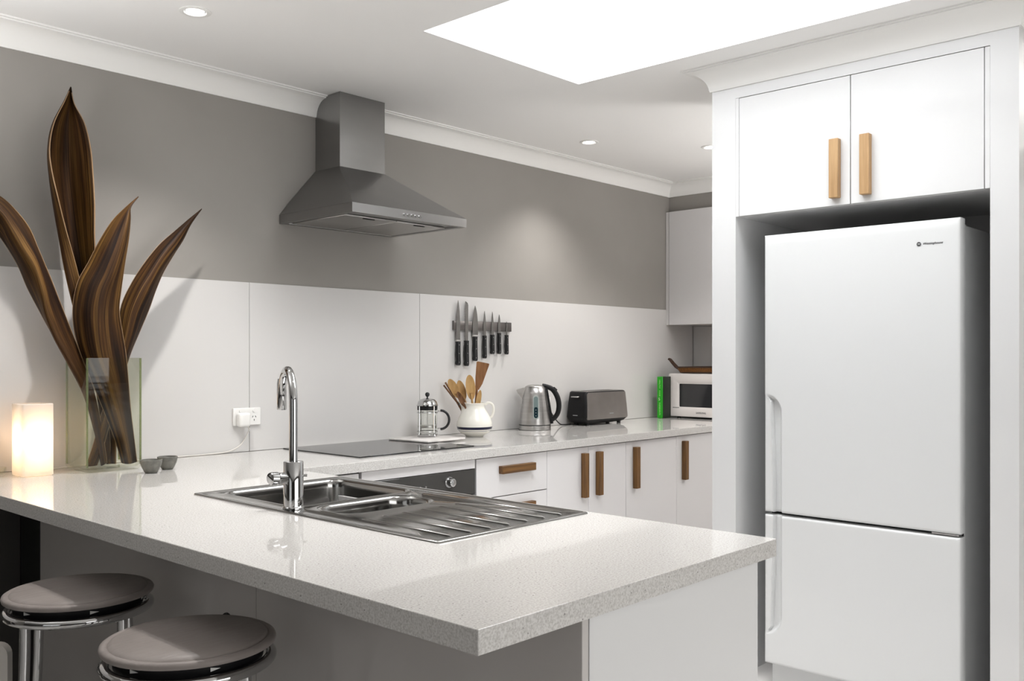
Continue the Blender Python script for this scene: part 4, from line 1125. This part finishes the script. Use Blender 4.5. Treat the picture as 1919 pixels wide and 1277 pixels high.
# ------------------------------------------------------------------ bar stools
def stool(cx, cy, label):
    t = thing('bar_stool', label, 'bar stool', (cx, cy, 0), 'chrome bar stools at the peninsula')
    zt = .726
    bm = NB()
    R_ = .1765
    lathe(bm, [(0, -.0005), (.10, .0005), (.150, -.0015), (.158, -.0055), (.160, -.0075), (.163, -.0055), (.170, -.006), (.175, -.009), (R_, -.0135), (.175, -.019), (.160, -.0215), (0, -.0215)], cx, cy, zt, 72)
    finish('seat', bm, M_seat, t, smooth=60)
    bm = NB(); lathe(bm, [(0, -.022), (.152, -.022), (.154, -.024), (.150, -.050), (.145, -.060), (0, -.060)], cx, cy, zt, 56); finish('seat_base', bm, M_blackm, t)
    for k in range(6):  # pale triangles stand in for gaps where the background shows through
        bm = NB()
        a = 2 * PI * k / 6 + .35
        c = Vector((cx + .1545 * math.cos(a), cy + .1545 * math.sin(a), zt - .032)); tdir = Vector((-math.sin(a), math.cos(a), 0))
        vs3 = [c - tdir * .010 + Vector((0, 0, .004)), c + tdir * .010, c - tdir * .010 - Vector((0, 0, .004))]
        rad = Vector((math.cos(a), math.sin(a), 0)) * .0015
        fa = [bm.verts.new(v) for v in vs3]; fb = [bm.verts.new(v - rad) for v in vs3]
        bm.faces.new(fa); bm.faces.new(fb[::-1])
        for i in range(3): bm.faces.new((fa[i], fb[i], fb[(i + 1) % 3], fa[(i + 1) % 3]))
        finish('gap_triangle', bm, M_plastic, t)
    zr = .675
    bm = NB(); tube(bm, [(cx + .166 * math.cos(2 * PI * k / 60), cy + .166 * math.sin(2 * PI * k / 60), zr) for k in range(60)], .0118, 14, closed=True); finish('seat_ring', bm, M_chrome, t)
    for deg in (-116, -26, 64, 154):
        a = math.radians(deg)
        d = Rv * math.cos(a) + Fv * math.sin(a)
        c = Vector((cx, cy, 0))
        bm = NB(); tube(bm, catmull([c + d * .152 + Vector((0, 0, zr - .006)), c + d * .153 + Vector((0, 0, .58)), c + d * .160 + Vector((0, 0, .45)), c + d * .180 + Vector((0, 0, .25)), c + d * .205 + Vector((0, 0, .012))], 5), .0120, 16)
        lg = finish('leg', bm, M_chrome, t)
        bm = NB(); q_ = c + d * .205; lathe(bm, [(0, .0005), (.017, .0005), (.017, .016), (.0145, .018), (0, .018)], q_.x, q_.y, 0, 16); finish('foot_cap', bm, M_black, lg)
    bm = NB(); tube(bm, [(cx + .176 * math.cos(2 * PI * k / 48), cy + .176 * math.sin(2 * PI * k / 48), .27) for k in range(48)], .009, 10, closed=True); finish('foot_ring', bm, M_chrome, t)
    return t
s1 = stool(.990, 2.408, 'grey padded chrome bar stool further back, at the left frame edge')
s2 = copy_tree(s1)
s2.location = (.977, 1.824, 0)
s2['label'] = 'grey padded chrome bar stool nearer the viewer, with a tie knot at its back'
bm = NB()
kc = Vector((.977, 1.824, .704)) + Fv * .178 + Rv * .018
ORG[s2.name] = Vector((.977, 1.824, 0))
for dx, dz, rr in ((-.012, .004, .009), (.004, .008, .010), (.015, .003, .008), (.0, -.006, .008)):
    r = bmesh.ops.create_uvsphere(bm, u_segments=12, v_segments=8, radius=rr)
    bmesh.ops.translate(bm, verts=r['verts'], vec=kc + Rv * dx + Vector((0, 0, dz)))
finish('tie_knot', bm, M_dark, s2)

# pale moulded chair, only its corner in view
ch = thing('moulded_chair', 'pale moulded plastic chair cut off at the lower left frame edge', 'chair', (.70, 2.78, 0))
def chp(u, z, d): return Vector((.886, 2.60, 0)) - Rv * u + Fv * d + Vector((0, 0, z))
bm = NB()
# backrest panel with a hand hole, seen from the side of its rounded corner
outl = [(p[0], p[1]) for p in rrect(.0, .42, .30, .562, .03, 5)]
hol = [(p[0], p[1]) for p in rrect(.036, .39, .38, .492, .02, 5)]
fa = flat_with_holes(bm, outl, [hol], 0)
r = bmesh.ops.extrude_face_region(bm, geom=bm.faces[:])
bmesh.ops.translate(bm, verts=[v for v in r['geom'] if isinstance(v, bmesh.types.BMVert)], vec=(0, 0, .024))
for v in bm.verts:
    v.co = chp(v.co.x, v.co.y, v.co.z)
finish('backrest', bm, M_chair, ch)
bm = NB()
loft(bm, [[chp(a, z, d) for a, d in ((.0, .0), (.42, .0), (.40, .40), (.02, .40))] for z in (.275, .30)], True, True); finish('seat', bm, M_chair, ch)
for a, d in ((.02, .02), (.40, .02), (.38, .38), (.04, .38)):
    bm = NB(); tube(bm, [chp(a, .276, d), chp(a, .001, d)], [.015, .011], 12); finish('leg', bm, M_chair, ch)

# unseen uplighter stands, added only to carry the ceiling fill lights
def added_uplighter(x, y, zt, label):
    t = thing('added_uplighter', label, 'lamp', (x, y, 0))
    bm = NB(); lathe(bm, [(0, .0006), (.13, .0006), (.13, .012), (.02, .022), (0, .022)], x, y, 0, 40); finish('base', bm, M_steel, t)
    bm = NB(); tube(bm, [(x, y, .0225), (x, y, zt - .10)], .011, 14); finish('pole', bm, M_steel, t)
    bm = NB(); lathe(bm, [(0, -.0995), (.05, -.095), (.16, -.055), (.25, -.012), (.246, -.010), (.15, -.050), (.04, -.088), (0, -.09)], x, y, zt, 48); finish('fill_bowl', bm, M_trim, t)
added_uplighter(.45, 2.75, 1.855, 'added unseen uplighter stand for ceiling fill, left of the bar stools beyond the frame edge')
added_uplighter(4.75, 1.2, 1.795, 'added unseen uplighter stand for ceiling fill, in the passage behind the fridge housing')
